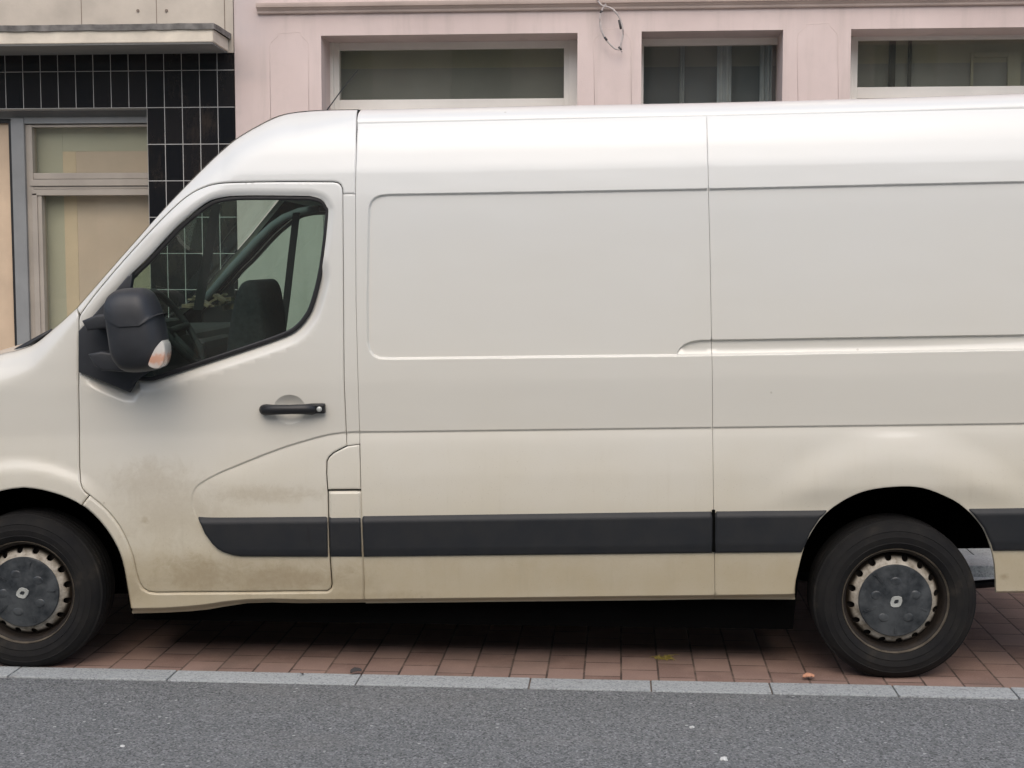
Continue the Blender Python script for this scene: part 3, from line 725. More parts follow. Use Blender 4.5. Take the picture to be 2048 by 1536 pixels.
# wheel arches, floor and running gear
def arch(ptsb, name, y1=.46):
    bm = bmesh.new(); rows = []
    for x, z in ptsb: rows.append([bm.verts.new((x, y, z+dz)) for y, dz in ((.012, .004), (.03, .014), (.06, .018), (y1, .018))])
    for q, w in zip(rows, rows[1:]):
        for k in range(3): bm.faces.new((q[k], w[k], w[k+1], q[k+1]))
    return bm
fa = tob(left_arch[::-1]+ARCH_F, .01); ra = tob([p for p in ARCH_R if not (p[0] > 1900 and p[1] > 1100)], .01)
def closed_plate(bm, pts, y):
    c = [bm.verts.new((float(x), y, float(z))) for x, z in pts]; bm.faces.new(c)
for L, nm in ((fa, 'f'), (ra, 'r')):
    for far in (0, 1):
        bm = arch(L, nm); 
        Lp = [(x, z+.03) for x, z in L]
        if nm == 'r':
            zc = float(pb(1950, 1095, .40)[1]); q = [(x, z) for x, z in Lp if z > zc]
            q = [(Lp[0][0]-.02, Lp[0][1])]+[p for p in Lp]; q.append((Lp[-1][0]+.03, zc)); q.append((RCX+.15, zc)); q.append((RCX, .30))
            closed_plate(bm, q, .40)
        else: closed_plate(bm, Lp, .40)
        if far:
            for v in bm.verts: v.co.y = VW-v.co.y
        bmesh.ops.recalc_face_normals(bm, faces=bm.faces[:])
        me = bpy.data.meshes.new('wheel_arch_liner'); bm.to_mesh(me); bm.free(); link('wheel_arch_liner', me, 'void', van)
mb = MB()
zb = .40
mb.box(FCX+.60, RCX-.44, .06, VW-.06, zb, zb+.1); u0, u1 = FCX+.42, RCX-.40; vs_ = [mb.bm.verts.new(q) for q in ((u0, .16, .175), (u1, .16, .112), (u1, VW-.16, .112), (u0, VW-.16, .175), (u0-.03, .13, .43), (u1+.03, .13, .43), (u1+.03, VW-.13, .43), (u0-.03, VW-.13, .43))]  # sloped block hung low below the floor to deepen the shade on the paving
for q in ((3, 2, 1, 0), (4, 5, 6, 7), (0, 1, 5, 4), (1, 2, 6, 5), (2, 3, 7, 6), (3, 0, 4, 7)): mb.bm.faces.new([vs_[k] for k in q])
mb.box(u0+.02, u1-.02, .32, VW-.32, .19, .36)
mb.box(xn+.1, FCX+.44, .42, VW-.42, .22, .9, .04); mb.box(RCX-.5, XEND-.05, .42, VW-.42, .55, .62)
mb.box(RCX+.30, XEND-.02, .36, .42, float(pb(1950, 1095, .38)[1]), .7)
mb.build('underbody', 'void', van)
mb = MB()
e0 = pb(1930, 1171, .9); e1 = pb(2060, 1160, .9); mb.tube([(float(e0[0])-.4, .9, float(e0[1])-.01), (float(e0[0]), .9, float(e0[1])), (float(e1[0]), .9, float(e1[1]))], .020, 12); mb.build('exhaust_pipe', 'seal', van)
mb = MB(); mb.tube([(RCX, .2, .34), (RCX, VW-.2, .34)], .05, 14); mb.build('rear_axle', 'void', van)

# ---- wheels
def wheel(name, cx, y, cz, rot=0.0, spin=0.0):
    R = .337
    mb = MB()
    mb.lathe_y([(.214, .030), (.219, .018), (.221, .020), (.222, .028), (.215, .036), (.206, .042), (.202, .075), (.200, .15), (.198, .20)], 96)
    w = mb.build(name, 'rim_edge', van, True, 40)
    mb = MB(); mb.lathe_y([(.213, .034), (.205, .040), (.200, .060), (.194, .084), (.189, .088), (.180, .086), (.160, .088)], 96); mb.build('rim_well', 'rim_dark', w, True)
    # pierced disc
    th = np.linspace(0, 2*PI, 97)[:-1]; inner = [(.146*math.cos(t), .146*math.sin(t)) for t in th]
    outer = [(.1945*math.cos(t), .1945*math.sin(t)) for t in th]; holes = [inner]
    for k in range(16):
        a = 2*PI*k/16+.13; hx, hz = .1775*math.cos(a), .1775*math.sin(a)
        holes.append([(hx+.0142*math.cos(t), hz+.0142*math.sin(t)) for t in np.linspace(0, 2*PI, 17)[:-1]])
    def dd(P):
        r = np.hypot(P[:, 0], P[:, 1]); return np.interp(r, [.145, .152, .158, .168, .180, .195], [.032, .036, .044, .050, .062, .086])
    make_panel('wheel_disc', outer, 'disc', w, holes=holes, native=True, depth=dd, gap=0, roll=.002, minr=.003, thick=.010, step=.01)
    mb = MB(); mb.lathe_y([(.2, .13), (.0001, .13)], 48); mb.build('brake_drum', 'void', w)
    # hub cap with five nut domes
    mb = MB(); prof = [(.1515, .040), (.1515, .030), (.148, .026), (.140, .0245), (.11, .020), (.07, .015), (.045, .012), (.03, .0115), (.0001, .0113)]
    mb.lathe_y(prof, 80)
    for v in mb.bm.verts:
        r = math.hypot(v.co.x, v.co.z); a = math.atan2(v.co.z, v.co.x)
        if .05 < r < .14: v.co.y += .0
    for k in range(5):
        a = 2*PI*k/5+PI/2+spin; bx, bz = .082*math.cos(a), .082*math.sin(a)
        b = bmesh.new(); bmesh.ops.create_uvsphere(b, u_segments=20, v_segments=10, radius=1)
        for v in b.verts: v.co = Vector((bx+v.co.x*.024, .0185+v.co.y*.0055, bz+v.co.z*.020))
        mb.add(b)
        b = bmesh.new(); a2 = a+PI/5; bmesh.ops.create_cube(b, size=1)
        for v in b.verts:
            q = Vector((v.co.x*.05, v.co.y*.006, v.co.z*.008)); q = Matrix.Rotation(-a2, 3, 'Y') @ q
            v.co = q+Vector((.112*math.cos(a2), .0215, .112*math.sin(a2)))
        bmesh.ops.bevel(b, geom=b.edges[:], offset=.0022, segments=2, affect='EDGES'); mb.add(b)
    mb.build('hub_cap', 'cap', w, True, 35)
    # diamond emblem
    bm = bmesh.new(); rings = []
    O_ = [(a*1.4, b*1.4) for a, b in [(0, .021), (.009, .016), (.017, .004), (.017, -.004), (.009, -.016), (0, -.021), (-.009, -.016), (-.017, -.004), (-.017, .004), (-.009, .016)]]
    rr = Matrix.Rotation(spin+.9, 3, 'Y')
    for k, yy in ((1.0, .0115), (.95, .0065), (.42, .0065), (.38, .0115)):
        rings.append([bm.verts.new(rr @ Vector((a*k*(1 if k > .5 else .9), yy, b*k))) for a, b in O_])
    for q, e_ in zip(rings, rings[1:]):
        for k in range(10): bm.faces.new((q[k], q[(k+1) % 10], e_[(k+1) % 10], e_[k]))
    bmesh.ops.recalc_face_normals(bm, faces=bm.faces[:]); me = bpy.data.meshes.new('emblem'); bm.to_mesh(me); bm.free(); link('emblem', me, 'chrome', w)
    # tyre
    mb = MB(); prof = [(.213, .034), (.218, .024), (.228, .012), (.243, .0045), (.246, .0015), (.249, .0035), (.265, .0), (.272, -.0015), (.275, .0005), (.285, .001), (.294, .0035), (.297, .002), (.301, .0065), (.312, .014), (.321, .024), (.327, .036)]
    for k in range(5):
        y0 = .040+k*.034
        prof += [(.334+.003*math.sin(PI*(k+.3)/5), y0), (.336+.0015*math.sin(PI*(k+.5)/5), y0+.026), (.329, y0+.028), (.329, y0+.032)]
    prof += [(.334, .206), (.322, .216), (.30, .224), (.26, .228), (.214, .205)]
    mb.lathe_y(prof, 120)
    for v in mb.bm.verts:                                    # weight flattens the foot of the tyre
        if v.co.z < -.3255: v.co.z = -.3255-(abs(v.co.z)-.3255)*.25
        r = math.hypot(v.co.x, v.co.z)
    mb.build('tyre', 'tyre', w, True, 35)
    if spin or rot: pass
    w.location = (cx, y, cz); w.rotation_euler = (0, 0, rot); return w
def wc(px, py):
    x, z = pb(px, py, .03); return float(x), float(z)
def ground_z(x, y): # height of the road under a van-frame point
    a = VM @ Vector((x, y, 0)); return -a.z
for (px, py, sp_) in ((47.5, 1190, .35), (1791, 1207, 0.0)):
    x, z = wc(px, py); zz = ground_z(x, .14)+.3285
    w = wheel('wheel', x, .006, zz, 0, sp_)
    cps = w.copy(); C.objects.link(cps); cps.parent = van; cps.location = (x, VW-.006, zz); cps.rotation_euler = (0, 0, PI)
    for ch in list(w.children):
        q = ch.copy(); C.objects.link(q); q.parent = cps

# ---- door handle
hb = empty('door_handle'); 
def hp(px, py, v): 
    x, z = pb(px, py, v); return (float(x), v, float(z))
bpy.data.objects.remove(hb)
mb = MB(); a = hp(527, 820, -.012); b = hp(627, 818.5, -.012)
mb.tube([hp(529, 819, .012), hp(532, 819.5, -.012), hp(548, 819.5, -.022), hp(580, 819, -.026), hp(606, 818.5, -.022), hp(622, 818.5, -.014), hp(626, 818.5, .010)], [.022, .024, .021, .020, .021, .024, .022], 14)
for v in mb.bm.verts: 
    v.co.y = v.co.y*.8-.004
mb.build('door_handle', 'seal', dpan, True, 60)
mb = MB(); a = hp(616, 818, 0); b = hp(651, 817, 0); mb.box(a[0], b[0], -.017, .012, b[2]-.020, b[2]+.022, .008); lk = mb.build('lock_housing', 'seal', dpan)
mb = MB(); q = hp(640, 817.5, 0); mb.lathe_y([(.0001, -.0235), (.009, -.0232), (.011, -.021), (.0115, -.015)], 24, q[0], q[2]); mb.build('door_lock', 'chrome', dpan, True)
# far copies
# ---- mirror: sail, arms, housing, lens
def extrude_px(name, pts, v0, v1, mat, parent, bev=.012, smooth=True, seg=3, persp=None):
    vm = persp if persp is not None else (v0+v1)/2
    P = tob(pts, vm); bm = bmesh.new()
    a = [bm.verts.new((x, v0, z)) for x, z in P]; b = [bm.verts.new((x, v1, z)) for x, z in P]; n = len(P)
    bm.faces.new(a); bm.faces.new(b[::-1])
    for i in range(n): bm.faces.new((a[i], b[i], b[(i+1) % n], a[(i+1) % n]))
    bmesh.ops.recalc_face_normals(bm, faces=bm.faces[:])
    if bev: bmesh.ops.bevel(bm, geom=[e for e in bm.edges if abs(e.verts[0].co.y-e.verts[1].co.y) < 1e-6], offset=bev, segments=seg, affect='EDGES', profile=.5, clamp_overlap=True)
    me = bpy.data.meshes.new(name); bm.to_mesh(me); bm.free()
    if smooth: me.shade_smooth(); me.set_sharp_from_angle(angle=math.radians(42))
    return link(name, me, mat, parent)
sail = [(159.5, 662), (193, 626), (236, 578), (258, 552), (268, 548), (263, 580), (262, 640), (285, 700), (300, 742), (273, 762), (259, 783), (159.5, 743)]
extrude_px('mirror_base', sail, -.006, .035, 'mirror_plastic', dpan, .006)
hs = catmull([(214, 606), (222, 590), (243, 579), (281, 577.5), (296, 583), (307, 596), (317, 620), (325, 648), (330, 680), (331, 705), (327, 727), (316, 738), (290, 744), (262, 745), (243, 738), (228, 715), (222, 680), (216, 640), (214, 606)], 4)[:-1]
def mirror_housing(name='mirror_housing', clip=None, grow=1.0, dy=0.0):
    P = tob(hs, -.19); c = P.mean(0); bm = bmesh.new(); rings = []
    if clip is not None:
        a0, zc_ = pb(250, clip, -.19); P = np.stack([P[:, 0], np.maximum(P[:, 1], float(zc_)+.004*np.sin((P[:, 0]-c[0])*12))], 1)
    secs = [(-.110, .80), (-.115, .92), (-.13, .985), (-.16, 1.0), (-.20, .99), (-.23, .955), (-.253, .89), (-.270, .78), (-.281, .60), (-.287, .35)]
    for y, k in secs:
        k = k*grow; rings.append([bm.verts.new((c[0]+(x-c[0])*k+(.0 if y > -.25 else -.004), y-dy, c[1]+(z-c[1])*k)) for x, z in P])
    n = len(P)
    for q, w in zip(rings, rings[1:]):
        for i in range(n): bm.faces.new((q[i], w[i], w[(i+1) % n], q[(i+1) % n]))
    bm.faces.new(rings[0]); bm.faces.new(rings[-1][::-1])
    bmesh.ops.recalc_face_normals(bm, faces=bm.faces[:])
    me = bpy.data.meshes.new(name); bm.to_mesh(me); bm.free(); me.shade_smooth(); me.set_sharp_from_angle(angle=math.radians(38))
    return link(name, me, 'mirror_plastic', dpan)
mh = mirror_housing(); mirror_housing('mirror_cap', 630, 1.018, .006); mirror_housing('mirror_skirt', None, 1.0, 0) if False else None
extrude_px('mirror_arm', [(176, 640), (205, 628), (300, 620), (305, 652), (215, 656), (186, 660)], -.15, .01, 'mirror_plastic', dpan, .01)
extrude_px('mirror_arm', [(188, 706), (215, 700), (280, 712), (270, 742), (214, 738), (200, 728)], -.15, .01, 'mirror_plastic', dpan, .01)
lp = catmull([(325, 681), (330.5, 691), (331, 712), (325, 730), (314.6, 737.5), (299.5, 732), (299.5, 722), (309, 701), (318, 688), (325, 681)], 3)[:-1]
extrude_px('indicator', lp, -.288, -.19, 'lens', dpan, .010, persp=-.275)
zl = 0
# ---- cabin
cab = van
def pbv(px, py, v): x, z = pb(px, py, v); return (float(x), v, float(z))
mb = MB(); xd0 = float(pb(150, 700, .2)[0]); xd1 = float(pb(318, 700, .2)[0]); zd = float(pb(300, 660, .6)[1])
mb.box(xd0, xd1, .12, VW-.12, .7, zd-.02, .05); mb.box(xd1-.08, xd1+.06, .75, VW-.7, .7, zd-.06, .04); mb.box(xd0+.2, xd1-.02, .25, .75, zd-.06, zd+.05, .03)
mb.build('dashboard', 'cab_dark', van)
mb = MB()
sc = Vector(pbv(352, 655, .46)); ax = Vector((-.85, 0, -.53)).normalized(); a1 = Vector((0, 1, 0)); a2 = ax.cross(a1)
ringp = [sc+(a1*math.cos(t)+a2*math.sin(t))*.19 for t in np.linspace(0, 2*PI, 41)]
mb.tube(ringp, .015, 10, False); mb.tube([sc+a1*.19, sc+ax*.03, sc-a1*.19], .018, 8); mb.tube([sc+a2*.18, sc+ax*.04], .02, 8); mb.tube([sc+ax*.02, sc+ax*.3], .04, 10)
mb.build('steering_wheel', 'cab_dark', van, True)
def seat(v0, v1, dx=0, top=None, label=None):
    mb = MB(); T = [(440, 830), (448, 720), (456, 650), (466, 600)]+catmull([(470, 590), (478, 570), (492, 561), (506, 562), (516, 575), (522, 600), (528, 645), (532, 700)], 3)+[(540, 830)]
    if top: T = [(470, 745), (480, 712), (498, 706), (514, 712), (528, 740), (540, 830), (470, 830)]
    o = extrude_px('seat', [(a+dx, b) for a, b in T], v0, v1, 'cab_cloth', van, .045, persp=v0 if not top else v0)
    mb.box(*[float(pb(330+dx, 800, v0)[0]), float(pb(500+dx, 800, v0)[0])], v0, v1, float(pb(400, 880, v0)[1]), float(pb(400, 790, v0)[1]), .04)
    mb.build('seat_cushion', 'cab_cloth', o, True, 50)
    mb = MB(); mb.build if False else None
    return o
seat(.34, .84)
seat(1.05, 1.90, -60, top=True)
# bulkhead behind the seats, headlining, floor
mb = MB(); xb = float(pb(735, 500, .1)[0]); mb.box(xb, xb+.03, .20, VW-.20, .45, float(pb(735, 290, .1)[1])); mb.build('bulkhead', 'cab_grey', van)
mb = MB(); x5 = float(pb(500, 400, .1)[0]); zt = float(pb(600, 408, .5)[1])
mb.box(float(pb(470, 400, .3)[0]), xb, .12, VW-.12, zt+.05, zt+.09, .01); mb.build('headlining', 'cab_grey', van)
mb = MB(); mb.box(float(pb(330, 600, .3)[0]), xb, .12, VW-.12, .50, .56); mb.build('cab_floor', 'cab_dark', van)
for sgn, v_ in ((1, .085), (-1, VW-.085)):
    pts = []
    for (px, py) in ((160, 640), (243, 540), (307, 470), (348, 430), (380, 408), (420, 392), (470, 383)):
        x, z = pb(px, py, .03); pts.append((float(x), v_, float(z)))
    mb = MB(); mb.tube(pts, [.022]*7, 10); mb.build('pillar_trim', 'cab_grey', van, True)
# belts hanging in the cabin
mb = MB(); p = [pbv(432, 408, .30), pbv(421, 480, .32), pbv(408, 545, .35), pbv(396, 620, .38)]
def strap(name, p, w, mat):
    bm = bmesh.new(); r = []
    for q in p: r.append([bm.verts.new((q[0]+sx*w/2, q[1]+sy_, q[2])) for sx, sy_ in ((-1, 0), (1, 0), (1, .006), (-1, .006))])
    for q, e_ in zip(r, r[1:]):
        for k in range(4): bm.faces.new((q[k], q[(k+1) % 4], e_[(k+1) % 4], e_[k]))
    bmesh.ops.recalc_face_normals(bm, faces=bm.faces[:]); me = bpy.data.meshes.new(name); bm.to_mesh(me); bm.free(); return link(name, me, mat, van)
mb.bm.free(); strap('seat_belt', p, .042, 'cab_dark')
strap('seat_belt', [pbv(593, 425, 1.1), pbv(583, 510, 1.1), pbv(574, 590, 1.1), pbv(560, 700, 1.1)], .035, 'cab_dark')
# odds and ends on the dashboard
for q in range(11):
    px, py, s1, s2, a = random.randint(362, 465), random.randint(580, 612), random.uniform(.03, .09), random.uniform(.006, .025), random.uniform(-.6, .6)
    c = pbv(px, py+14, random.uniform(.8, 1.2)); b = bmesh.new(); bmesh.ops.create_cube(b, size=1)
    for v in b.verts: v.co = Matrix.Rotation(a, 3, 'Y') @ Vector((v.co.x*s1, v.co.y*.08, v.co.z*s2))+Vector(c)
    mb = MB(); mb.add(b); mb.build('paper', 'paper', van)

# ------------------------------------------------------------------ ground
def sheet(name, x0, x1, y0, y1, z, mat, cuts=1):
    me = bpy.data.meshes.new(name); me.from_pydata([(x0, y0, z), (x1, y0, z), (x1, y1, z), (x0, y1, z)], [], [(0, 1, 2, 3)])
    o = link(name, me, mat); return tag(o, kind='structure')
sheet('ground', -150, 150, -150, 150, -.03, 'asphalt')
sheet('road', -60, 60, -6.0, 5.745, 0, 'asphalt')
sheet('parking_strip', -60, 60, 5.90, 7.84, 0.0, 'pavers')
bm = MB()
ks = sorted([pg(x, y)[0] for x, y in ((28, 1346), (346, 1350), (722, 1352), (1060, 1363), (1302, 1370), (1541, 1376), (1790, 1382), (2030, 1389))])
kx = [ks[0]-.82*k for k in range(30, 0, -1)]+ks+[ks[-1]+.8*k for k in range(1, 30)]
for a, b in zip(kx, kx[1:]):
    dz = random.uniform(-.002, .003); dy = random.uniform(-.004, .004)
    bm.box(a+.003, b-.003, 5.752+dy, 5.897, -.20, .004+dz, .004)
tag(bm.build('kerb', 'granite'), kind='structure')
bm = MB(); bm.box(-60, 60, 5.74, 5.905, -.2, -.006); tag(bm.build('kerb_bed', 'joint'), kind='structure')
bm = MB()
x = -12.0
while x < 12: bm.box(x+.003, x+.897, 8.0, 8.30, -.2, .066, .006); bm.box(x+.003, x+.897, 7.845, 7.995, -.2, .006, .003); x += .9
tag(bm.build('far_kerb', 'granite'), kind='structure')
bm = MB()
xs = pg(1955, 1115, .065)[0]; x = xs-1.2*12
while x < 12:
    yy = 8.305
    while yy < 9.75: bm.box(x+.003, x+1.195, yy, min(yy+.495, 9.8), -.1, .064, .003); yy += .5
    x += 1.2
tag(bm.build('sidewalk', 'slab'), kind='structure')
bm = MB(); bm.box(-14, 14, 7.84, 9.8, -.2, -.004); tag(bm.build('sidewalk_bed', 'joint'), kind='structure')

# ------------------------------------------------------------------ houses
def wall_cells(x0, x1, z0, z1, ops, y0, y1):
    mb = MB(); xs = sorted({x0, x1}|{o[0] for o in ops}|{o[1] for o in ops}); zs = sorted({z0, z1}|{o[2] for o in ops}|{o[3] for o in ops})
    bm = mb.bm; solid = {}
    def s_(i, j):
        if i < 0 or j < 0 or i >= len(xs)-1 or j >= len(zs)-1: return False
        cx, cz = (xs[i]+xs[i+1])/2, (zs[j]+zs[j+1])/2
        return not any(o[0] < cx < o[1] and o[2] < cz < o[3] for o in ops)
    def quad(a, b, c, d): bm.faces.new([bm.verts.new(p) for p in (a, b, c, d)])
    for i in range(len(xs)-1):
        for j in range(len(zs)-1):
            if not s_(i, j): continue
            a, b, c, d = xs[i], xs[i+1], zs[j], zs[j+1]
            quad((a, y0, c), (b, y0, c), (b, y0, d), (a, y0, d)); quad((b, y1, c), (a, y1, c), (a, y1, d), (b, y1, d))
            if not s_(i-1, j): quad((a, y1, c), (a, y0, c), (a, y0, d), (a, y1, d))
            if not s_(i+1, j): quad((b, y0, c), (b, y1, c), (b, y1, d), (b, y0, d))
            if not s_(i, j-1): quad((a, y1, c), (b, y1, c), (b, y0, c), (a, y0, c))
            if not s_(i, j+1): quad((a, y0, d), (b, y0, d), (b, y1, d), (a, y1, d))
    return mb
Y = 9.8
# pink house
pink = empty('pink_house', (0, Y, 0), 'pale pink stucco house with shop windows and moulding behind the van', 'house')
pink.location = (0, 0, 0)
XL = pf(468.5, 150, Y)[0]
O1 = (pf(642, 90, Y)[0], pf(1155, 90, Y)[0]); O2 = (pf(1283, 90, Y)[0], pf(1566, 90, Y)[0]); O3 = (pf(1702, 80, Y)[0], pf(2290, 80, Y)[0])
ZT = pf(900, 68.5, Y)[1]
ops = [(O1[0], O1[1], .75, ZT), (O2[0], O2[1], .12, ZT+.004), (O3[0], O3[1], .75, ZT+.004)]
upper = []
for xc in (-1.1, 1.6, 4.3):
    upper += [(xc-.5, xc+.5, 5.0, 6.7), (xc-.5, xc+.5, 8.2, 9.7)]
wall_cells(XL+.004, 7.5, -.1, 12.5, ops+upper, Y, Y+.42).build('wall', 'stucco', pink, fixn=True)
MB().box(XL+.01, 7.4, Y+2.6, Y+9, -.1, 12.4).build('rear_volume', 'room', pink)
MB().box(XL-.0, 7.6, Y-.05, Y+9, 12.5, 12.8, .02).build('roof', 'flashing', pink)
# moulding
mx0 = pf(516, 20, Y)[0]; zc0 = pf(800, 25.5, Y)[1]; zc1 = pf(800, 6, Y)[1]
h = zc1-zc0
bm = bmesh.new(); pr = [(0, 0), (-.020, .0), (-.026, .006), (-.028, h*.28), (-.040, h*.42), (-.044, h*.5), (-.060, h*.60), (-.064, h*.8), (-.066, h), (0, h+.004)]
ra_, rb_ = [[bm.verts.new((xx, Y+.001+a, zc0+b)) for a, b in pr] for xx in (mx0, 7.4)]
for k in range(len(pr)-1): bm.faces.new((ra_[k], rb_[k], rb_[k+1], ra_[k+1]))
bm.faces.new(ra_[::-1]); bm.faces.new(rb_); bmesh.ops.recalc_face_normals(bm, faces=bm.faces[:])
me = bpy.data.meshes.new('moulding'); bm.to_mesh(me); bm.free(); link('moulding', me, 'cornice', pink)
# sunk panels with clipped corners: fine raised beads
def bead(pxs, r=.006):
    mb = MB(); P = [pf(a, b, Y) for a, b in pxs]; mb.tube([(x, Y+.001, z) for x, z in P], r, 6); return mb
for k, (xa, xb_, yt) in enumerate(((539, 617, 64), (1187, 1262, 56), (1594, 1676, 46))):
    mb = bead([(xa+3, 260), (xa, yt+27), (xa+4, yt+20), (xa+15, yt+10), (xa+18, yt+3), (xb_-18, yt), (xb_-14, yt+8), (xb_-5, yt+17), (xb_, yt+25), (xb_+1, 260)], .0026)
    mb.build('panel_bead', 'stucco', pink, True)
def window(x0, x1, ztop, zbot, glass_px, rail, cur=()):
    yf = Y+.33
    mb = MB(); gx0, gx1, gz1, gz0 = glass_px
    fr = MB()
    fr.box(x0-.02, gx0-.035, yf-.03, yf+.06, zbot, ztop, .004) if gx0-.035 > x0 else None
    fr.box(gx0-.05, gx0, yf, yf+.06, zbot, gz1+.05, .004); fr.box(gx1, gx1+.05, yf, yf+.06, zbot, gz1+.05, .004)
    fr.box(gx1+.035, x1+.03, yf-.03, yf+.06, zbot, ztop, .004) if x1 > gx1+.035 else None
    fr.box(gx0-.001, gx1+.001, yf+.002, yf+.058, gz1, gz1+.05, .004)
    if rail: fr.box(gx0-.001, gx1+.001, yf+.002, yf+.058, gz0-.075, gz0, .004); fr.box(gx0-.04, gx1+.04, yf-.012, yf+.05, gz0-.135, gz0-.078, .004)
    f = fr.build('window', 'white_frame', pink)
    sh = MB(); zz = gz1+.052; hh = ztop-zz
    sh.box(x0-.01, x1+.01, yf-.02, yf+.08, zz, ztop+.05, .003)
    sh.box(x0-.01, x1+.01, yf-.045, yf-.02, zz+hh*.42, ztop+.05, .003); sh.box(x0-.01, x1+.01, yf-.060, yf-.045, zz+hh*.75, ztop+.05, .003)
    sh.build('shutter_box', 'shutter', f)
    pn = MB(); pn.box(gx0-.005, gx1+.005, yf+.03, yf+.036, gz0-.002 if rail else zbot, gz1+.005); pn.build('pane', 'shop_glass', f)
    if rail: pn = MB(); pn.box(gx0-.005, gx1+.005, yf+.03, yf+.036, zbot, gz0-.14); pn.build('pane', 'shop_glass', f)
    rm = MB(); rm.box(x0-.3, x1+.3, Y+1.9, Y+1.95, zbot-.3, ztop+.3); rm.build('room_wall', 'room', f)
    for cx, w in cur:
        bm = bmesh.new(); n = 24; v = []
        for i in range(n+1):
            t = i/n; v.append((cx-w/2+w*t, yf+.16+.02*math.sin(t*PI*5)))
        r = [[bm.verts.new((a, b, z)) for a, b in v] for z in (zbot, ztop)]
        for i in range(n): bm.faces.new((r[0][i], r[0][i+1], r[1][i+1], r[1][i]))
        me = bpy.data.meshes.new('curtain'); bm.to_mesh(me); bm.free(); me.shade_smooth(); link('curtain', me, 'curtain', f)
    return f
yg = Y+.36
w1 = window(O1[0], O1[1], ZT, .75, (pf(680, 150, yg)[0], pf(1128, 150, yg)[0], pf(900, 99, yg)[1], pf(900, 199, yg)[1]), True)
w2 = window(O2[0], O2[1], ZT, .12, (pf(1287, 150, yg)[0], pf(1558, 150, yg)[0], pf(1420, 91, yg)[1], .5), False,
            [(pf(x, 150, yg+.15)[0], w) for x, w in ((1364, .035), (1448, .10), (1531, .085))])
w3 = window(O3[0], O3[1], ZT, .75, (pf(1714, 130, yg)[0], pf(2260, 130, yg)[0], pf(1880, 80, yg)[1], pf(1880, 174, yg)[1]), True)
# sheets close behind the panes, coloured in bands as the reflected street
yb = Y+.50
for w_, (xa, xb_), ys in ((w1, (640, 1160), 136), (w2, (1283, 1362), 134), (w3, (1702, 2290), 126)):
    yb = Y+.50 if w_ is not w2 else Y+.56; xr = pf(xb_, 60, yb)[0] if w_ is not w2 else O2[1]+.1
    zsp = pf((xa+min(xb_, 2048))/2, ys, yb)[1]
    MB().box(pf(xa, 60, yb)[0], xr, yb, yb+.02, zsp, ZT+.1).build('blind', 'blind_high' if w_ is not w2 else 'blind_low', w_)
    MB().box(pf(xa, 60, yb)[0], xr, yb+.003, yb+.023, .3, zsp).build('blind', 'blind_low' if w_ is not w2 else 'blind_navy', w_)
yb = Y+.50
mb = MB()
for (xa, xb_, y1) in ((1941, 1946, 106), (2015, 2040, 106)): mb.box(pf(xa, 100, yb)[0], pf(xb_, 100, yb)[0], yb-.03, yb-.002, 1.0, pf(1990, y1, yb)[1])
mb.box(pf(1947, 100, yb)[0], pf(2014, 100, yb)[0], yb-.03, yb-.002, pf(1990, 115, yb)[1], pf(1990, 106, yb)[1]); mb.build('inner_casement', 'blind_high', w3)
mb = MB()
for (xa, xb_) in ((1778, 1790), (1816, 1822)): mb.box(pf(xa, 100, yb)[0], pf(xb_, 100, yb)[0], yb-.03, yb-.002, 1.0, pf(1990, 60, yb)[1])
mb.build('inner_post', 'room', w3)
for (a, b, c, d) in upper:
    mb = MB(); mb.box(a, b, Y+.2, Y+.26, c, d, .01); f = mb.build('window', 'white_frame', pink)
    mb = MB(); mb.box(a+.08, b-.08, Y+.185, Y+.195, c+.08, d-.08); mb.build('pane', 'shop_glass', f)

# tiled shop house
shop = empty('tiled_shop_house', (0, 0, 0), 'shop front of black tiles under a cream canopy left of the pink house', 'shop')
zl_t = pf(0, 218, Y)[1]; zso = pf(200, 112, Y)[1]
xo = pf(293.5, 220, Y)[0]; XW = -12.0
# black tiles: lintel band and right pier
mb = MB(); mb.box(XW, XL-.002, Y, Y+.40, zl_t, zso+.01); mb.box(xo, XL-.002, Y+.0004, Y+.3996, .06, zl_t); mb.build('tile_wall', 'tiles', shop)
mb = MB(); zf = pf(200, 44, Y)[1]; mb.box(XW, XL-.0, Y-.012, Y+.42, zso+.012, 12.5); mb.build('upper_wall', 'limestone', shop)
mb = MB(); 
for px in (164, 314): 
    x = pf(px, 20, Y)[0]; mb.box(x-.0022, x+.0022, Y-.0135, Y-.01, zf-.2, 12.0)
x = pf(450, 20, Y)[0]; mb.box(x-.003, x+.003, Y-.0135, Y-.01, zf-.2, 12.0)
mb.build('wall_joints', 'joint', shop)
for px in (277, 334):
    mb = MB(); x, z = pf(px, 22, Y); mb.lathe_y([(.0001, Y-.020), (.009, Y-.020), (.011, Y-.012)], 16, x, z); mb.build('wall_fixing', 'joint', shop)
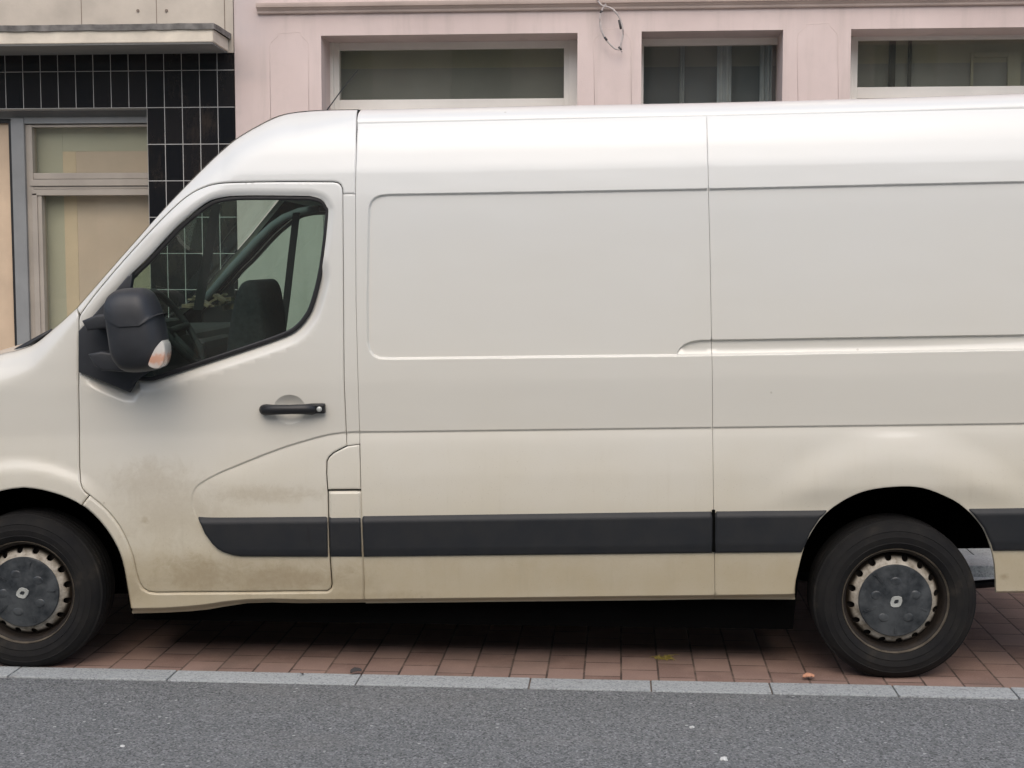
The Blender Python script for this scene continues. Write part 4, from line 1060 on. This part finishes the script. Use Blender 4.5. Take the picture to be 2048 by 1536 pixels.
# canopy
Yc = Y-.44
zs0 = pf(200, 89.5, Yc)[1]; zs1 = pf(200, 60, Yc)[1]; xcr = pf(426, 75, Yc)[0]; xcw = pf(460, 90, Y)[0]
def prism(name, poly_xy, z0, z1, mat, parent, bev=.004):
    bm = bmesh.new(); a = [bm.verts.new((x, y, z0)) for x, y in poly_xy]; b = [bm.verts.new((x, y, z1)) for x, y in poly_xy]; n = len(a)
    bm.faces.new(a[::-1]); bm.faces.new(b)
    for i in range(n): bm.faces.new((a[i], a[(i+1) % n], b[(i+1) % n], b[i]))
    if bev: bmesh.ops.bevel(bm, geom=bm.edges[:], offset=bev, segments=2, affect='EDGES')
    bmesh.ops.recalc_face_normals(bm, faces=bm.faces[:]); me = bpy.data.meshes.new(name); bm.to_mesh(me); bm.free(); return link(name, me, mat, parent)
prism('canopy', [(XW, Yc), (xcr, Yc), (xcw-.01, Y+.01), (XW, Y+.01)], zs0+.01, zs1, 'canopy_face', shop)
prism('soffit', [(XW+.01, Yc+.008), (xcr-.006, Yc+.008), (xcw-.02, Y-.001), (XW+.01, Y-.001)], zs0, zs0+.011, 'soffit', shop, 0)
bm = bmesh.new(); n = 90; rw = []
for i in range(n+1):
    t = i/n; x = xcr-5.2*(1-t) ; rw.append((x+.01, Yc-.012))
rw += [(xcr+(xcw-xcr)*t+.012, Yc+(.44)*t-.008) for t in (.25, .5, .75, 1)]
rr = []
for (x, y) in rw:
    j = random.uniform(-.0025, .002); rr.append([bm.verts.new((x, y+j*.6, zs1-.004+j)), bm.verts.new((x, y-.002, zs1+.034+j)), bm.verts.new((x-.03, y+.06, zs1+.044)), bm.verts.new((x-.05, Y+.0, zs1+.060))])
for q, w in zip(rr, rr[1:]):
    for k in range(3): bm.faces.new((q[k], w[k], w[k+1], q[k+1]))
bmesh.ops.recalc_face_normals(bm, faces=bm.faces[:]); me = bpy.data.meshes.new('flashing'); bm.to_mesh(me); bm.free(); link('flashing', me, 'flashing', shop)
# shop front set back a little
Ys = Y+.16
def fx(px, py): return pf(px, py, Ys)
mb = MB()
xm0, xm1 = fx(30, 400)[0], fx(56, 400)[0]
mb.box(fx(-400, 400)[0], xo+.02, Ys-.01, Ys+.08, fx(100, 238)[1], zl_t+.01, .003)
mb.box(xm1-.004, xo+.02, Ys-.03, Ys+.08, fx(100, 248)[1], fx(100, 235)[1], .004)
mb.box(xm0, xm1, Ys-.04, Ys+.08, .07, fx(100, 236)[1], .006)
mb.build('shopfront_frame', 'blue_frame', shop)
fz = lambda y: fx(150, y)[1]
mb = MB()
mb.box(xm1-.003, fx(66, 300)[0], Ys-.012, Ys+.07, .07, fz(249), .003)
mb.box(fx(64, 300)[0], fx(80, 500)[0], Ys-.028, Ys+.06, .07, fz(386), .004)
mb.box(fx(78, 500)[0], fx(88, 500)[0], Ys-.018, Ys+.06, .07, fz(391), .003)
mb.box(fx(60, 300)[0], xo+.01, Ys-.005, Ys+.06, fz(358), fz(346), .003); mb.box(fx(60, 300)[0], xo+.01, Ys-.022, Ys+.06, fz(372), fz(359), .003)
mb.box(fx(60, 300)[0], xo+.01, Ys-.010, Ys+.06, fz(378), fz(373), .002); mb.box(fx(64, 300)[0], xo+.01, Ys-.028, Ys+.06, fz(391), fz(379), .003)
mb.box(fx(60, 300)[0], xo+.01, Ys-.006, Ys+.06, fz(254), fz(249), .002)
mb.box(xo-.028, xo+.005, Ys-.015, Ys+.06, .07, fz(391), .003)
mb.build('glazing_bars', 'brown_frame', shop)
mb = MB(); mb.box(fx(60, 300)[0], xo, Ys+.030, Ys+.035, .08, fz(250)); mb.build('pane', 'shop_glass', shop)
bd = Ys+.10  # panels added behind the pane, carrying the colours of its street reflection
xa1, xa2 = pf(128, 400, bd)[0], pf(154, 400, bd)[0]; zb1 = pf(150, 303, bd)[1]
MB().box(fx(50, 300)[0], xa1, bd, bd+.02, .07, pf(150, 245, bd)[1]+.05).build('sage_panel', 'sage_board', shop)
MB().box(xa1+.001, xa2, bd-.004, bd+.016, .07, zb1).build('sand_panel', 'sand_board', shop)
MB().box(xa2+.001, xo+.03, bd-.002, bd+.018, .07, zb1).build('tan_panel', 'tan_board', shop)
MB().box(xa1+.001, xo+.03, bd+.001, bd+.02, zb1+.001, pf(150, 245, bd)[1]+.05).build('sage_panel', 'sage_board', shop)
# left: tan door leaf in dark frame
mb = MB(); mb.box(fx(22, 400)[0]+.004, xm0+.002, Ys-.02, Ys+.07, .07, fz(242), .003); mb.box(fx(-400, 400)[0], fx(22, 400)[0]+.02, Ys-.015, Ys+.07, fz(246), fz(238)-.002, .003); mb.build('door_frame', 'seal', shop)
mb = MB(); mb.box(fx(-330, 400)[0], fx(22, 400)[0]+.006, Ys+.01, Ys+.05, .07, fz(246)+.004, .003); mb.build('shop_door', 'wood', shop)
MB().box(XW, fx(-330, 400)[0]+.01, Ys+.0, Ys+.3, .07, zl_t+.0).build('side_pier', 'blue_frame', shop)
MB().box(XW, XL-.01, Y+.5, Y+9, -.1, 12.4).build('rear_volume', 'room', shop)

# cable loop on the pink wall
bm = MB(); yc_ = Y-.07
lp_ = catmull([(1196, 2), (1203, 10), (1212, 13), (1225, 18), (1237, 32), (1244, 50), (1246, 68), (1243, 84), (1241, 96)], 4)
lp2 = catmull([(1212, 8), (1204, 20), (1200, 38), (1202, 56), (1208, 72), (1218, 86), (1230, 97), (1240, 99)], 4)
cl = empty('cable_loop', (0, 0, 0), 'loose loop of cream cable hanging on the pink wall below its moulding', 'cable')
for L in (lp_, lp2):
    P = [pf(a, b, yc_) for a, b in L]; bm.tube([(x, yc_, z) for x, z in P], .0062, 8)
x, z = pf(1240, 98, yc_); bm.tube([(x, yc_, z), (x+.012, yc_-.004, z-.02)], .004, 6)
x, z = pf(1196, 2, yc_); bm.tube([(x, yc_, z), (x-.01, Y-.07, z+.1), (x-.01, Y, z+.14)], .0062, 8)
bm.build('cable', 'cable', cl, True)
for (a, b, c, d) in ((1238, 40, 1242, 58), (1209, 74, 1214, 81), (1237, 94, 1243, 100), (1201, 26, 1203.5, 21)):
    mb = MB(); p, q = pf(a, b, yc_), pf(c, d, yc_); mb.tube([(p[0], yc_, p[1]), (q[0], yc_, q[1])], .0078, 8); mb.build('tape', 'tape', cl, True)

# house across the street (faces the van, seen in the panes only)
opp = empty('cream_house', (0, 0, 0), 'sunlit cream house across the street mirrored in the glass', 'house')
ops2 = []
for i in range(-6, 7):
    for zc in (1.0, 4.4): ops2.append((i*2.6-.55, i*2.6+.55, zc, zc+1.9))
wall_cells(-18, 18, -.03, 7.4, ops2, -7.4, -7.0).build('wall', 'cream_wall', opp)
for (a, b, c, d) in ops2:
    mb = MB(); mb.box(a, b, -7.3, -7.24, c, d); f = mb.build('window', 'olive_paint', opp)
MB().box(-18, 18, -14, -7.41, -.03, 7.3).build('rear_volume', 'olive_paint', opp)

# ------------------------------------------------------------------ litter
x, y = pg(1617, 1360)
bm = bmesh.new(); rows = []
L_ = .062
for i in range(9):
    t = i/8; w = .020*math.sin(PI*t)**.7*(1+.25*math.sin(t*17)); rows.append([bm.verts.new(((t-.5)*L_, s*w, .004+.010*s*s+.008*math.sin(t*3)+.004*s)) for s in (-1, -.5, 0, .5, 1)])
for q, w in zip(rows, rows[1:]):
    for k in range(4): bm.faces.new((q[k], w[k], w[k+1], q[k+1]))
me = bpy.data.meshes.new('leaf'); bm.to_mesh(me); bm.free(); me.shade_smooth(); lf = link('leaf', me, 'leaf'); lf.scale = (.8, .8, .8); lf.location = (x, y, .006); lf.rotation_euler = (0, 0, .2)
tag(lf, 'curled orange brown leaf lying by the kerb left of the rear wheel', 'leaf')
md = lf.modifiers.new('s', 'SOLIDIFY'); md.thickness = .0006
for (px, py, sc_, rz, lb) in ((712, 1350, .8, .5, 'dark dead leaf on the kerb joint below the fuel flap'), (604, 1353, .35, 2.2, 'tiny dark crumb of leaf on the kerb below the cab door')):
    o = lf.copy(); o.data = lf.data.copy(); o.data.materials[0] = M['tape']; C.objects.link(o); x, y = pg(px, py); o.location = (x, y, .008); o.scale = (sc_,)*3; o.rotation_euler = (0, 0, rz); o['label'] = lb; o['group'] = 'fallen leaves by the kerb'
lf['group'] = 'fallen leaves by the kerb'
x, y = pg(1330, 1318); mb = MB()
for k in range(46):
    a = random.uniform(0, 2*PI); l = random.uniform(.02, .055); h = random.uniform(.002, .014)
    ox, oy = random.gauss(0, .016), random.gauss(0, .012)
    mb.tube([(ox, oy, .002), (ox+math.cos(a)*l*.5, oy+math.sin(a)*l*.5, h), (ox+math.cos(a)*l, oy+math.sin(a)*l, h*.4+.002)], [.0016, .0013, .0005], 4)
wd = mb.build('weed_tuft', 'grass'); wd.location = (x, y, 0)
tag(wd, 'small yellow weed tuft on the brick paving under the van', 'weed')
for (px, py, s, lb) in ((1383, 1456, .010, 'small white bit of grit on the asphalt below the weed tuft'), (1448, 1520, .014, 'larger white chip of grit at the bottom edge of the asphalt'), (245, 1494, .010, 'pale flat bit of grit on the asphalt below the front wheel')):
    b = bmesh.new(); bmesh.ops.create_icosphere(b, subdivisions=2, radius=s)
    for v in b.verts: v.co *= random.uniform(.7, 1.25); v.co.z *= .5
    me = bpy.data.meshes.new('grit'); b.to_mesh(me); b.free(); o = link('grit', me, 'pebble'); x, y = pg(px, py); o.location = (x, y, s*.3)
    tag(o, lb, 'grit', 'bits of white grit on the road')
